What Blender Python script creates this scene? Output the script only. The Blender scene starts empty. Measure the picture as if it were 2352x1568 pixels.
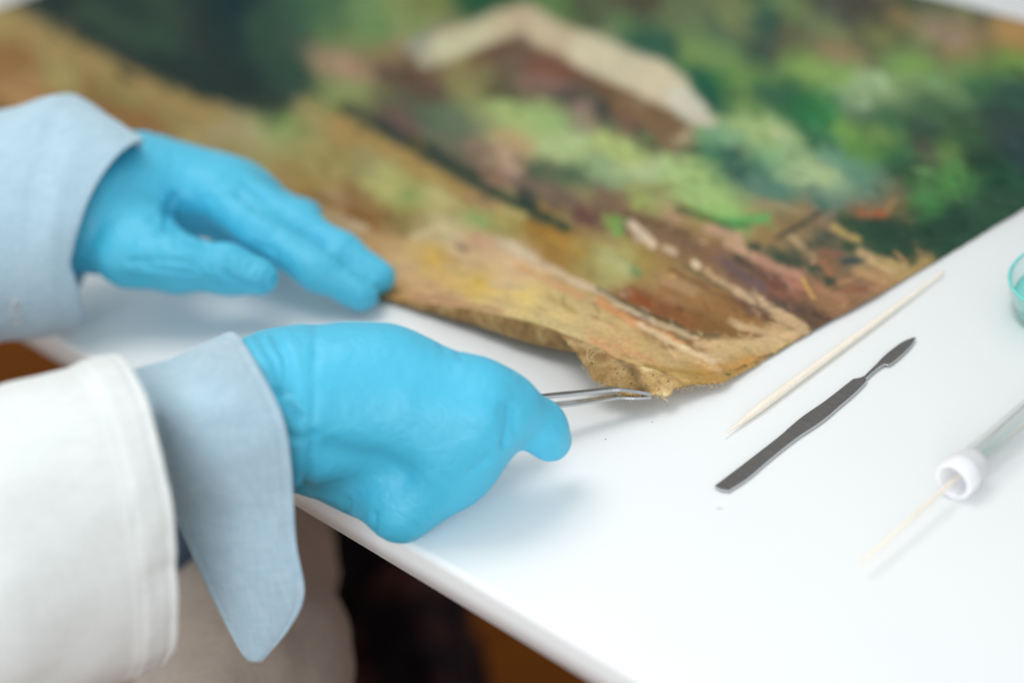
import bpy, math, random
import numpy as np

# ------------------------------------------------------------------ camera, world, lamps, exposure
scene = bpy.context.scene
COL = scene.collection
random.seed(7)
rng = np.random.default_rng(7)
CAM_H = 0.62                       # metres above the table top (z = 0)
TILT, ROLL, FPX = math.radians(28.3), math.radians(9.65), 5602.0
_f = np.array([0, math.cos(TILT), -math.sin(TILT)])
_v = np.array([0, math.sin(TILT), math.cos(TILT)])
_h = np.array([1.0, 0, 0])
_r = math.cos(ROLL) * _h - math.sin(ROLL) * _v
_u = math.sin(ROLL) * _h + math.cos(ROLL) * _v
CAMP = np.array([0, 0, CAM_H])

def at(x, y, z=0.0):
    """point of the place at height z that was measured at (x, y) in the photograph (2352 px wide)"""
    d = _f * FPX + _r * (x - 1176) - _u * (y - 784)
    t = (CAM_H - z) / -d[2]
    return np.array([d[0] * t, d[1] * t, z])

def measured(P):
    P = np.asarray(P, float) - CAMP
    dep = P @ _f
    return 1176 + (P @ _r) / dep * FPX, 784 - (P @ _u) / dep * FPX

from mathutils import Matrix, Vector
cd = bpy.data.cameras.new('camera')
cam = bpy.data.objects.new('camera', cd)
COL.objects.link(cam)
m = Matrix((list(_r), list(_u), list(-_f))).transposed().to_4x4()
m.translation = Vector(CAMP)
cam.matrix_world = m
cd.sensor_width = 36
cd.lens = FPX / 2352 * 36
cd.clip_start, cd.clip_end = 0.01, 50
cd.dof.use_dof = True
cd.dof.focus_distance = 1.195
cd.dof.aperture_fstop = 2.5
scene.camera = cam

world = bpy.data.worlds.new('World')
scene.world = world
world.use_nodes = True
bg = world.node_tree.nodes['Background']
bg.inputs['Color'].default_value = (0.93, 0.97, 0.985, 1)
bg.inputs['Strength'].default_value = 0.68

def lamp(name, loc, target, size, power, col):
    ld = bpy.data.lights.new(name, 'AREA')
    ld.shape = 'RECTANGLE'; ld.size, ld.size_y = size
    ld.energy = power; ld.color = col
    o = bpy.data.objects.new(name, ld); COL.objects.link(o)
    o.location = loc
    o.rotation_euler = (Vector(target) - Vector(loc)).to_track_quat('-Z', 'Y').to_euler()
    return o
lamp('ceiling_lamp', (-0.35, 1.35, 1.9), (0.05, 1.15, 0), (1.1, 1.1), 15.0, (1.0, 0.985, 0.96))
lamp('front_fill_lamp', (-0.8, -1.5, 0.85), (0.0, 1.1, 0), (1.6, 1.3), 41.0, (0.90, 0.96, 1.0))  # added fill lamp behind the camera, no window; brightens front-facing surfaces

scene.view_settings.view_transform = 'Standard'
scene.view_settings.look = 'None'
scene.view_settings.exposure = 0.0
scene.view_settings.gamma = 1.0
scene.cycles.max_bounces = 10
scene.cycles.transparent_max_bounces = 12

# ------------------------------------------------------------------ helpers
def lin(h):
    if isinstance(h, str):
        h = [int(h[i:i + 2], 16) / 255 for i in (0, 2, 4)]
    return tuple(c / 12.92 if c <= 0.04045 else ((c + 0.055) / 1.055) ** 2.4 for c in h)

class Mat:
    def __init__(s, name, color=(.5, .5, .5), rough=.5, **kw):
        s.m = bpy.data.materials.new(name); s.m.use_nodes = True
        s.nt = s.m.node_tree; s.b = s.nt.nodes['Principled BSDF']
        s.b.inputs['Base Color'].default_value = (*color, 1)
        s.b.inputs['Roughness'].default_value = rough
        for k, v in kw.items():
            s.b.inputs[k.replace('_', ' ')].default_value = v
    def n(s, t, **kw):
        o = s.nt.nodes.new(t)
        for k, v in kw.items():
            if k in o.inputs.keys(): o.inputs[k].default_value = v
            else: setattr(o, k, v)
        return o
    def l(s, a, b): s.nt.links.new(a, b)
    def coord(s, scale=(1, 1, 1), kind='Object', rot=(0, 0, 0)):
        c = s.n('ShaderNodeTexCoord'); mp = s.n('ShaderNodeMapping')
        mp.inputs['Scale'].default_value = scale; mp.inputs['Rotation'].default_value = rot
        s.l(c.outputs[kind], mp.inputs['Vector']); return mp.outputs[0]
    def noise(s, vec, scale, detail=4, rough=.55):
        o = s.n('ShaderNodeTexNoise', Scale=scale, Detail=detail, Roughness=rough)
        s.l(vec, o.inputs['Vector']); return o.outputs[0]
    def ramp(s, fac, stops):
        r = s.n('ShaderNodeValToRGB'); e = r.color_ramp.elements
        while len(e) < len(stops): e.new(.5)
        for el, (p, c) in zip(e, stops): el.position = p; el.color = (*c, 1)
        s.l(fac, r.inputs[0]); return r.outputs[0]
    def mix(s, fac, a, b, mode='MIX'):
        o = s.n('ShaderNodeMix', data_type='RGBA', blend_type=mode)
        for i, v in ((0, fac), (6, a), (7, b)):
            if hasattr(v, 'links'): s.l(v, o.inputs[i])
            elif isinstance(v, (tuple, list)): o.inputs[i].default_value = (*v[:3], 1)
            else: o.inputs[i].default_value = v
        return o.outputs[2]
    def bump(s, h, strength=.3, dist=.001, prev=None):
        o = s.n('ShaderNodeBump', Strength=strength, Distance=dist)
        s.l(h, o.inputs['Height'])
        if prev: s.l(prev, o.inputs['Normal'])
        s.l(o.outputs[0], s.b.inputs['Normal']); return o.outputs[0]
    def base(s, c): s.l(c, s.b.inputs['Base Color'])

def mesh_obj(name, V, Fc, mat, parent=None, smooth=True, kind=None, thick=0, sub=0):
    me = bpy.data.meshes.new(name)
    me.from_pydata([tuple(map(float, v)) for v in V], [], [tuple(int(i) for i in f) for f in Fc])
    me.update()
    if smooth: me.polygons.foreach_set('use_smooth', [True] * len(me.polygons))
    me.materials.append(mat.m if isinstance(mat, Mat) else mat)
    o = bpy.data.objects.new(name, me); COL.objects.link(o)
    if parent is not None: o.parent = parent
    if kind: o['kind'] = kind
    if thick:
        md = o.modifiers.new('thickness', 'SOLIDIFY'); md.thickness = thick; md.offset = -1
    if sub:
        md = o.modifiers.new('sub', 'SUBSURF'); md.levels = md.render_levels = sub
    return o

def tag(o, label, cat, group=None, kind=None):
    o['label'] = label; o['category'] = cat
    if group: o['group'] = group
    if kind: o['kind'] = kind
    return o

def empty(name, loc, label, cat):
    o = bpy.data.objects.new(name, None); COL.objects.link(o)
    o.location = (0, 0, 0)
    o.empty_display_size = .05
    return tag(o, label, cat)

def grid_faces(nu, nv, closed_v=False):
    F = []
    for i in range(nu - 1):
        for j in range(nv if closed_v else nv - 1):
            a, b = i * nv + j, i * nv + (j + 1) % nv
            F.append((a, b, b + nv, a + nv))
    return F

def spline(P, n):
    """Catmull-Rom through rows of P, n samples, spaced by chord length"""
    P = np.asarray(P, float)
    d = np.r_[0, np.cumsum(np.linalg.norm(np.diff(P, axis=0), axis=1))]
    Q = np.vstack([2 * P[0] - P[1], P, 2 * P[-1] - P[-2]])
    out = []
    for s in np.linspace(0, d[-1], n):
        i = min(np.searchsorted(d, s, side='right') - 1, len(P) - 2)
        t = (s - d[i]) / max(d[i + 1] - d[i], 1e-9)
        a, b, c, e = Q[i], Q[i + 1], Q[i + 2], Q[i + 3]
        out.append(.5 * (2 * b + (c - a) * t + (2 * a - 5 * b + 4 * c - e) * t * t + (3 * b - a - 3 * c + e) * t ** 3))
    return np.array(out)

def vnoise(P, scale, seed=0):
    """smooth value noise in -1..1 at points P"""
    r = np.random.default_rng(seed); T = r.uniform(-1, 1, (32, 32, 32))
    q = np.asarray(P, float) / scale + 1000.3
    i = np.floor(q).astype(int); f = q - i; f = f * f * (3 - 2 * f)
    o = 0
    for dx in (0, 1):
        for dy in (0, 1):
            for dz in (0, 1):
                w = (f[:, 0] if dx else 1 - f[:, 0]) * (f[:, 1] if dy else 1 - f[:, 1]) * (f[:, 2] if dz else 1 - f[:, 2])
                o = o + w * T[(i[:, 0] + dx) % 32, (i[:, 1] + dy) % 32, (i[:, 2] + dz) % 32]
    return o

def tube(path, radii, seg=20, flat=1.0, upv=(0, 0, 1), cap=True):
    """tube along a path; flat < 1 squashes it along upv"""
    path = np.asarray(path, float); n = len(path)
    T = np.gradient(path, axis=0); T /= np.linalg.norm(T, axis=1)[:, None]
    V = []
    for p, t, r in zip(path, T, radii):
        a = np.cross(upv, t); a /= np.linalg.norm(a); b = np.cross(t, a)
        for k in range(seg):
            th = 2 * math.pi * k / seg
            V.append(p + a * r * math.cos(th) + b * r * flat * math.sin(th))
    F = grid_faces(n, seg, True)
    if cap: F += [tuple(range(seg))[::-1], tuple((n - 1) * seg + k for k in range(seg))]
    return V, F

def seg_dist(X, Y, pts):
    d = np.full(len(X), 1e9)
    for (x0, y0), (x1, y1) in zip(pts[:-1], pts[1:]):
        dx, dy = x1 - x0, y1 - y0; L = dx * dx + dy * dy + 1e-9
        t = np.clip(((X - x0) * dx + (Y - y0) * dy) / L, 0, 1)
        d = np.minimum(d, np.hypot(X - x0 - t * dx, Y - y0 - t * dy))
    return d

# ------------------------------------------------------------------ solid modelling of the gloved hands
def surface_nets(Fd, org, h):
    nx, ny, nz = Fd.shape
    s = Fd < 0
    cnt = np.zeros((nx - 1, ny - 1, nz - 1)); acc = np.zeros((nx - 1, ny - 1, nz - 1, 3))
    cor = [(a, b, c) for a in (0, 1) for b in (0, 1) for c in (0, 1)]
    sl = lambda A, c: A[c[0]:nx - 1 + c[0], c[1]:ny - 1 + c[1], c[2]:nz - 1 + c[2]]
    for c in cor:
        for ax in range(3):
            if c[ax]: continue
            e = list(c); e[ax] = 1
            fa, fb = sl(Fd, c), sl(Fd, e)
            act = (fa < 0) != (fb < 0)
            t = np.where(act, fa / np.where(act, fa - fb, 1), 0)
            for k in range(3):
                acc[..., k] += np.where(act, c[k] + (t if k == ax else 0), 0)
            cnt += act
    on = cnt > 0
    idx = -np.ones(on.shape, int); idx[on] = np.arange(on.sum())
    ijk = np.argwhere(on)
    V = org + h * (ijk + acc[on] / cnt[on][:, None])
    Fq = []
    for ax in range(3):
        o1, o2 = [k for k in range(3) if k != ax]
        a = s.take(range(s.shape[ax] - 1), ax); b = s.take(range(1, s.shape[ax]), ax)
        E = np.argwhere(a != b); ins = a[tuple(E.T)]
        ok = (E[:, o1] > 0) & (E[:, o2] > 0) & (E[:, o1] < on.shape[o1]) & (E[:, o2] < on.shape[o2])
        E, ins = E[ok], ins[ok]
        q = []
        for d1, d2 in ((0, 0), (1, 0), (1, 1), (0, 1)):
            J = E.copy(); J[:, o1] -= d1; J[:, o2] -= d2
            q.append(idx[tuple(J.T)])
        q = np.array(q).T
        flip = ins if ax != 1 else ~ins
        q[~flip] = q[~flip][:, ::-1]
        Fq.append(q)
    return V, np.vstack(Fq)

def round_cone(X, a, b, ra, rb, sq=None):
    ab = b - a; L = (ab ** 2).sum() + 1e-12
    t = np.clip(((X - a) @ ab) / L, 0, 1)
    D = X - a - t[:, None] * ab
    if sq is not None:                       # squash along a direction
        n, k = sq; c = D @ n
        D = D + np.outer(c, n) * (1 / k - 1)
    return np.sqrt((D ** 2).sum(1)) - (ra + (rb - ra) * t)

def smin(a, b, k):
    h = np.clip(.5 + .5 * (b - a) / k, 0, 1)
    return b + (a - b) * h - k * h * (1 - h)

def build_hand(name, groups, mat, parent, creases=(), h=.0011, cut=None, seed=0, film=.0007, relax=2):
    """groups: (union radius, [ (xyz, xyz, r, r, squash) ... ]) chains fused softly, then fused with each other"""
    pts = np.array([p for g in groups for q in g[2] for p in q[:2]])
    lo, hi = pts.min(0) - .035, pts.max(0) + .035
    nn = np.ceil((hi - lo) / h).astype(int)
    gx = [lo[k] + h * np.arange(nn[k]) for k in range(3)]
    X = np.stack(np.meshgrid(*gx, indexing='ij'), -1).reshape(-1, 3)
    D = None
    for kin, kout, prims in groups:
        d = None
        for q in prims:
            e = round_cone(X, np.asarray(q[0]), np.asarray(q[1]), q[2], q[3], q[4] if len(q) > 4 else None)
            d = e if d is None else smin(d, e, kin)
        D = d if D is None else smin(D, d, kout)
    if cut is not None:
        n, p = cut; D = np.maximum(D, (X - p) @ n)
    D = np.maximum(D, .0006 - X[:, 2])       # rests on the table, does not sink into it
    V, Fq = surface_nets(D.reshape(nn), lo, h)
    me = bpy.data.meshes.new(name)
    me.from_pydata(V.tolist(), [], Fq.tolist()); me.update()
    N = np.zeros(len(V) * 3); me.vertices.foreach_get('normal', N); N = N.reshape(-1, 3)
    if ((V - V.mean(0)) * N).sum() < 0: N = -N; me.flip_normals()
    view = CAMP - V; front = (view * N).sum(1) > 0
    x, y = measured(V)
    disp = np.zeros(len(V))
    for pl, w, dep in creases:
        dep = dep * (1.6 if dep < .0016 else 1.15)
        d = seg_dist(x, y, pl)
        disp -= np.where(front, dep * np.exp(-(d / w) ** 2), 0)
    disp += .0005 * vnoise(V, .012, seed) + .00022 * vnoise(V, .0045, seed + 1)
    rdg = 1 - np.abs(vnoise(V * [1, 1, .6], .011, seed + 5)); disp -= film * np.clip((rdg - .86) / .14, 0, 1) ** 2   # thin loose folds of the glove film
    V = V + N * disp[:, None]
    V[:, 2] = np.maximum(V[:, 2], .0006)
    me.vertices.foreach_set('co', V.reshape(-1)); me.update()
    me.polygons.foreach_set('use_smooth', [True] * len(me.polygons))
    me.materials.append(mat.m)
    o = bpy.data.objects.new(name, me); COL.objects.link(o); o.parent = parent
    md = o.modifiers.new('relax', 'SMOOTH'); md.factor = .5; md.iterations = relax
    return o

# ------------------------------------------------------------------ materials
M_table = Mat('white_laminate', (.86, .875, .87), .34)
v = M_table.coord(); nz = M_table.noise(v, 900, 2)
M_table.bump(nz, .04, .0002)
nz2 = M_table.noise(v, 5, 5)
M_table.base(M_table.ramp(nz2, [(.3, (.865, .88, .88)), (.7, (.89, .90, .895))]))
M_edge = Mat('table_edge_band', (.84, .85, .83), .4)

M_floor = Mat('brown_floor', (.15, .055, .012), .7)
M_floor.b.inputs['Specular IOR Level'].default_value = .02
v = M_floor.coord((1, 6, 1)); n1 = M_floor.noise(v, 5, 6)
M_floor.base(M_floor.ramp(n1, [(.25, (.15, .042, .005)), (.75, (.21, .064, .008))]))

M_glove = Mat('blue_nitrile', (.060, .50, .72), .50)
M_glove.b.inputs['Specular IOR Level'].default_value = .65
M_glove.b.inputs['Subsurface Weight'].default_value = .12
M_glove.b.inputs['Subsurface Radius'].default_value = (.2, .7, 1.0)
M_glove.b.inputs['Subsurface Scale'].default_value = .005
v = M_glove.coord(); a1 = M_glove.noise(v, 150, 3); a2 = M_glove.noise(v, 1600, 2)
rid = M_glove.n('ShaderNodeTexNoise', Scale=75.0, Detail=2.0, Roughness=.5, Distortion=1.2); M_glove.l(v, rid.inputs['Vector'])
rr_ = M_glove.ramp(rid.outputs[0], [(.44, (1, 1, 1)), (.5, (0, 0, 0)), (.56, (1, 1, 1))])
p = M_glove.bump(a1, .3, .0010); p = M_glove.bump(rr_, .30, .0005, p); M_glove.bump(a2, .12, .0002, p)

def fabric(name, c0, c1, scale=1500, rough=.9, sheen=.3, streak=True):
    M = Mat(name, c0, rough); M.b.inputs['Sheen Weight'].default_value = sheen
    v = M.coord((1, 1, 1))
    w = M.n('ShaderNodeTexWave', wave_type='BANDS', bands_direction='X', Scale=scale / 6, Distortion=1.5, Detail=1)
    w2 = M.n('ShaderNodeTexWave', wave_type='BANDS', bands_direction='Z', Scale=scale / 6, Distortion=1.5, Detail=1)
    M.l(v, w.inputs['Vector']); M.l(v, w2.inputs['Vector'])
    mm = M.n('ShaderNodeMath', operation='MULTIPLY'); M.l(w.outputs[1], mm.inputs[0]); M.l(w2.outputs[1], mm.inputs[1])
    M.bump(mm.outputs[0], .22, .0003)
    n1 = M.noise(M.coord((1, 1, 9)), 90, 4); n2 = M.noise(M.coord((9, 9, 1)), 90, 4)
    s = M.n('ShaderNodeMath', operation='ADD'); M.l(n1, s.inputs[0]); M.l(n2, s.inputs[1])
    h = M.n('ShaderNodeMath', operation='MULTIPLY'); M.l(s.outputs[0], h.inputs[0]); h.inputs[1].default_value = .5
    M.base(M.ramp(h.outputs[0], [(.35, c0), (.65, c1)]))
    return M
M_chambray = fabric('pale_blue_cotton', lin('a0bfd0'), lin('b8cfdc'))
M_coat = fabric('white_cotton', lin('dbdfdd'), lin('e8ebe9'), sheen=.1)
M_trousers = fabric('grey_beige_cloth', (.29, .235, .19), (.38, .31, .255))
M_navy = fabric('navy_cloth', (.035, .06, .10), (.05, .08, .13))
M_stitch = Mat('stitching', (.72, .70, .72), .8)
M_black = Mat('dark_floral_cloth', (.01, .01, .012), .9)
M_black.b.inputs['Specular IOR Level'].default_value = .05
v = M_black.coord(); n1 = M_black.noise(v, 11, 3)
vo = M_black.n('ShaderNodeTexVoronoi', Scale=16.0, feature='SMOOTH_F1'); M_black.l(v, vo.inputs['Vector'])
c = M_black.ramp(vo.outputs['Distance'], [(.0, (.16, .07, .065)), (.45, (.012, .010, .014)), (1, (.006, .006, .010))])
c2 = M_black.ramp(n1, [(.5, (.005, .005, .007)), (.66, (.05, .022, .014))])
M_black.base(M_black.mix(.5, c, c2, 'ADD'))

M_steel = Mat('brushed_steel', (.52, .53, .54), .3, Metallic=1.0)
v = M_steel.coord((1, 1, 1)); n1 = M_steel.noise(M_steel.coord((60, 60, 60)), 30, 3)
M_steel.l(M_steel.ramp(n1, [(.3, (.14, .14, .14)), (.7, (.26, .26, .26))]), M_steel.b.inputs['Roughness'])

M_knife = Mat('worn_steel_dark_reflection', (.23, .215, .20), .42, Metallic=1.0)  # worn steel, with the reflection of a dark room put into its colour
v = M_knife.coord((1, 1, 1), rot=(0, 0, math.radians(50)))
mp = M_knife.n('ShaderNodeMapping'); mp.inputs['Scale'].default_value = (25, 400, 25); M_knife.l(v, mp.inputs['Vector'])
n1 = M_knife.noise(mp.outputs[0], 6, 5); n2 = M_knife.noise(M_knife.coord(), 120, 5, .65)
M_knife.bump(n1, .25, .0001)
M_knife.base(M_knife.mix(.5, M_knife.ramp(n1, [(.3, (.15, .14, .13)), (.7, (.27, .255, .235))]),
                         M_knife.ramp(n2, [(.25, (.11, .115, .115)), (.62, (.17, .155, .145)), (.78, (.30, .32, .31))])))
M_wood = Mat('pale_birch', (.86, .70, .50), .55)
v = M_wood.coord((1, 1, 1), rot=(0, 0, math.radians(-50)))
mp = M_wood.n('ShaderNodeMapping'); mp.inputs['Scale'].default_value = (60, 900, 300); M_wood.l(v, mp.inputs['Vector'])
n1 = M_wood.noise(mp.outputs[0], 2, 4)
M_wood.base(M_wood.ramp(n1, [(.3, (.88, .76, .60)), (.7, (.94, .87, .77))]))
M_wood.bump(n1, .15, .0002)
M_cap = Mat('white_plastic', (.88, .88, .90), .35); M_cap.b.inputs['Subsurface Weight'].default_value = .2
M_cap.b.inputs['Subsurface Scale'].default_value = .004
def thin_glass(name, tint, rough=.03, gloss=.9):
    M = Mat(name); nt = M.nt; nt.nodes.remove(M.b)
    t = M.n('ShaderNodeBsdfTransparent'); t.inputs[0].default_value = (*tint, 1)
    gl = M.n('ShaderNodeBsdfGlossy', Roughness=rough); gl.inputs[0].default_value = (gloss, gloss, gloss, 1)
    lw = M.n('ShaderNodeLayerWeight'); lw.inputs[0].default_value = .5; mx = M.n('ShaderNodeMixShader')
    pw = M.n('ShaderNodeMath', operation='POWER'); M.l(lw.outputs['Facing'], pw.inputs[0]); pw.inputs[1].default_value = 4
    ma = M.n('ShaderNodeMath', operation='MULTIPLY_ADD'); M.l(pw.outputs[0], ma.inputs[0]); ma.inputs[1].default_value = .9; ma.inputs[2].default_value = .035
    M.l(ma.outputs[0], mx.inputs[0]); M.l(t.outputs[0], mx.inputs[1]); M.l(gl.outputs[0], mx.inputs[2])
    M.l(mx.outputs[0], nt.nodes['Material Output'].inputs[0]); return M
M_glass = thin_glass('clear_glass', (.965, .975, .975))
M_tealglass = thin_glass('teal_tinted_glass', (.93, .99, .985))
M_liquid = Mat('teal_liquid', (.30, .84, .78), .08, IOR=1.33); M_liquid.b.inputs['Transmission Weight'].default_value = .25

# ------------------------------------------------------------------ table, floor
ES = np.array([-math.cos(math.radians(55.3)), math.sin(math.radians(55.3)), 0])   # along the table edge, away to the left
ET = np.array([ES[1], -ES[0], 0])                                                  # across the table, away to the right
E0 = at(1139, 1368, 0)               # a point of the table's near edge
TH = .020
table = empty('table', E0, 'white laminate table with a rounded edge carrying the painting and the tools', 'table')
prof = []                              # cross-section (across, z): rounded front edge
R_ = .0035
for k in range(9):
    a = math.pi / 2 + k / 8 * math.pi / 2
    prof.append((R_ + R_ * math.cos(a), -R_ + R_ * math.sin(a)))
prof = prof + [(0, -.009), (0, -TH + R_ * .6)]
for k in range(5):
    a = math.pi + k / 4 * math.pi / 2
    prof.append((R_ * .6 + R_ * .6 * math.cos(a), -TH + R_ * .6 + R_ * .6 * math.sin(a)))
prof = [(.9, 0)] + prof + [(.9, -TH)]
Vt = []
for s in (-.9, 1.6):
    for (a, z) in prof: Vt.append(E0 + ES * s + ET * a + np.array([0, 0, z]))
n = len(prof)
Ft = [(i, i + 1, n + i + 1, n + i) for i in range(n - 1)] + [(n - 1, 0, n, 2 * n - 1), tuple(range(n))[::-1], tuple(range(n, 2 * n))]
o = mesh_obj('tabletop', Vt, Ft, M_table, table, smooth=True)
for s, a in ((-.82, .82), (1.52, .08), (1.52, .82), (-.82, .3)):
    p0 = E0 + ES * s + ET * a
    V_, F_ = tube([p0 + [0, 0, -TH - .0005], p0 + [0, 0, -.735]], [.022, .022], 16, upv=(1, 0, 0))
    mesh_obj('table_leg', V_, F_, M_steel, table)

FZ = -.74
o = mesh_obj('floor', [(-4, -2, FZ), (4, -2, FZ), (4, 6, FZ), (-4, 6, FZ)], [(0, 1, 2, 3)], M_floor, kind='structure', smooth=False)

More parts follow.
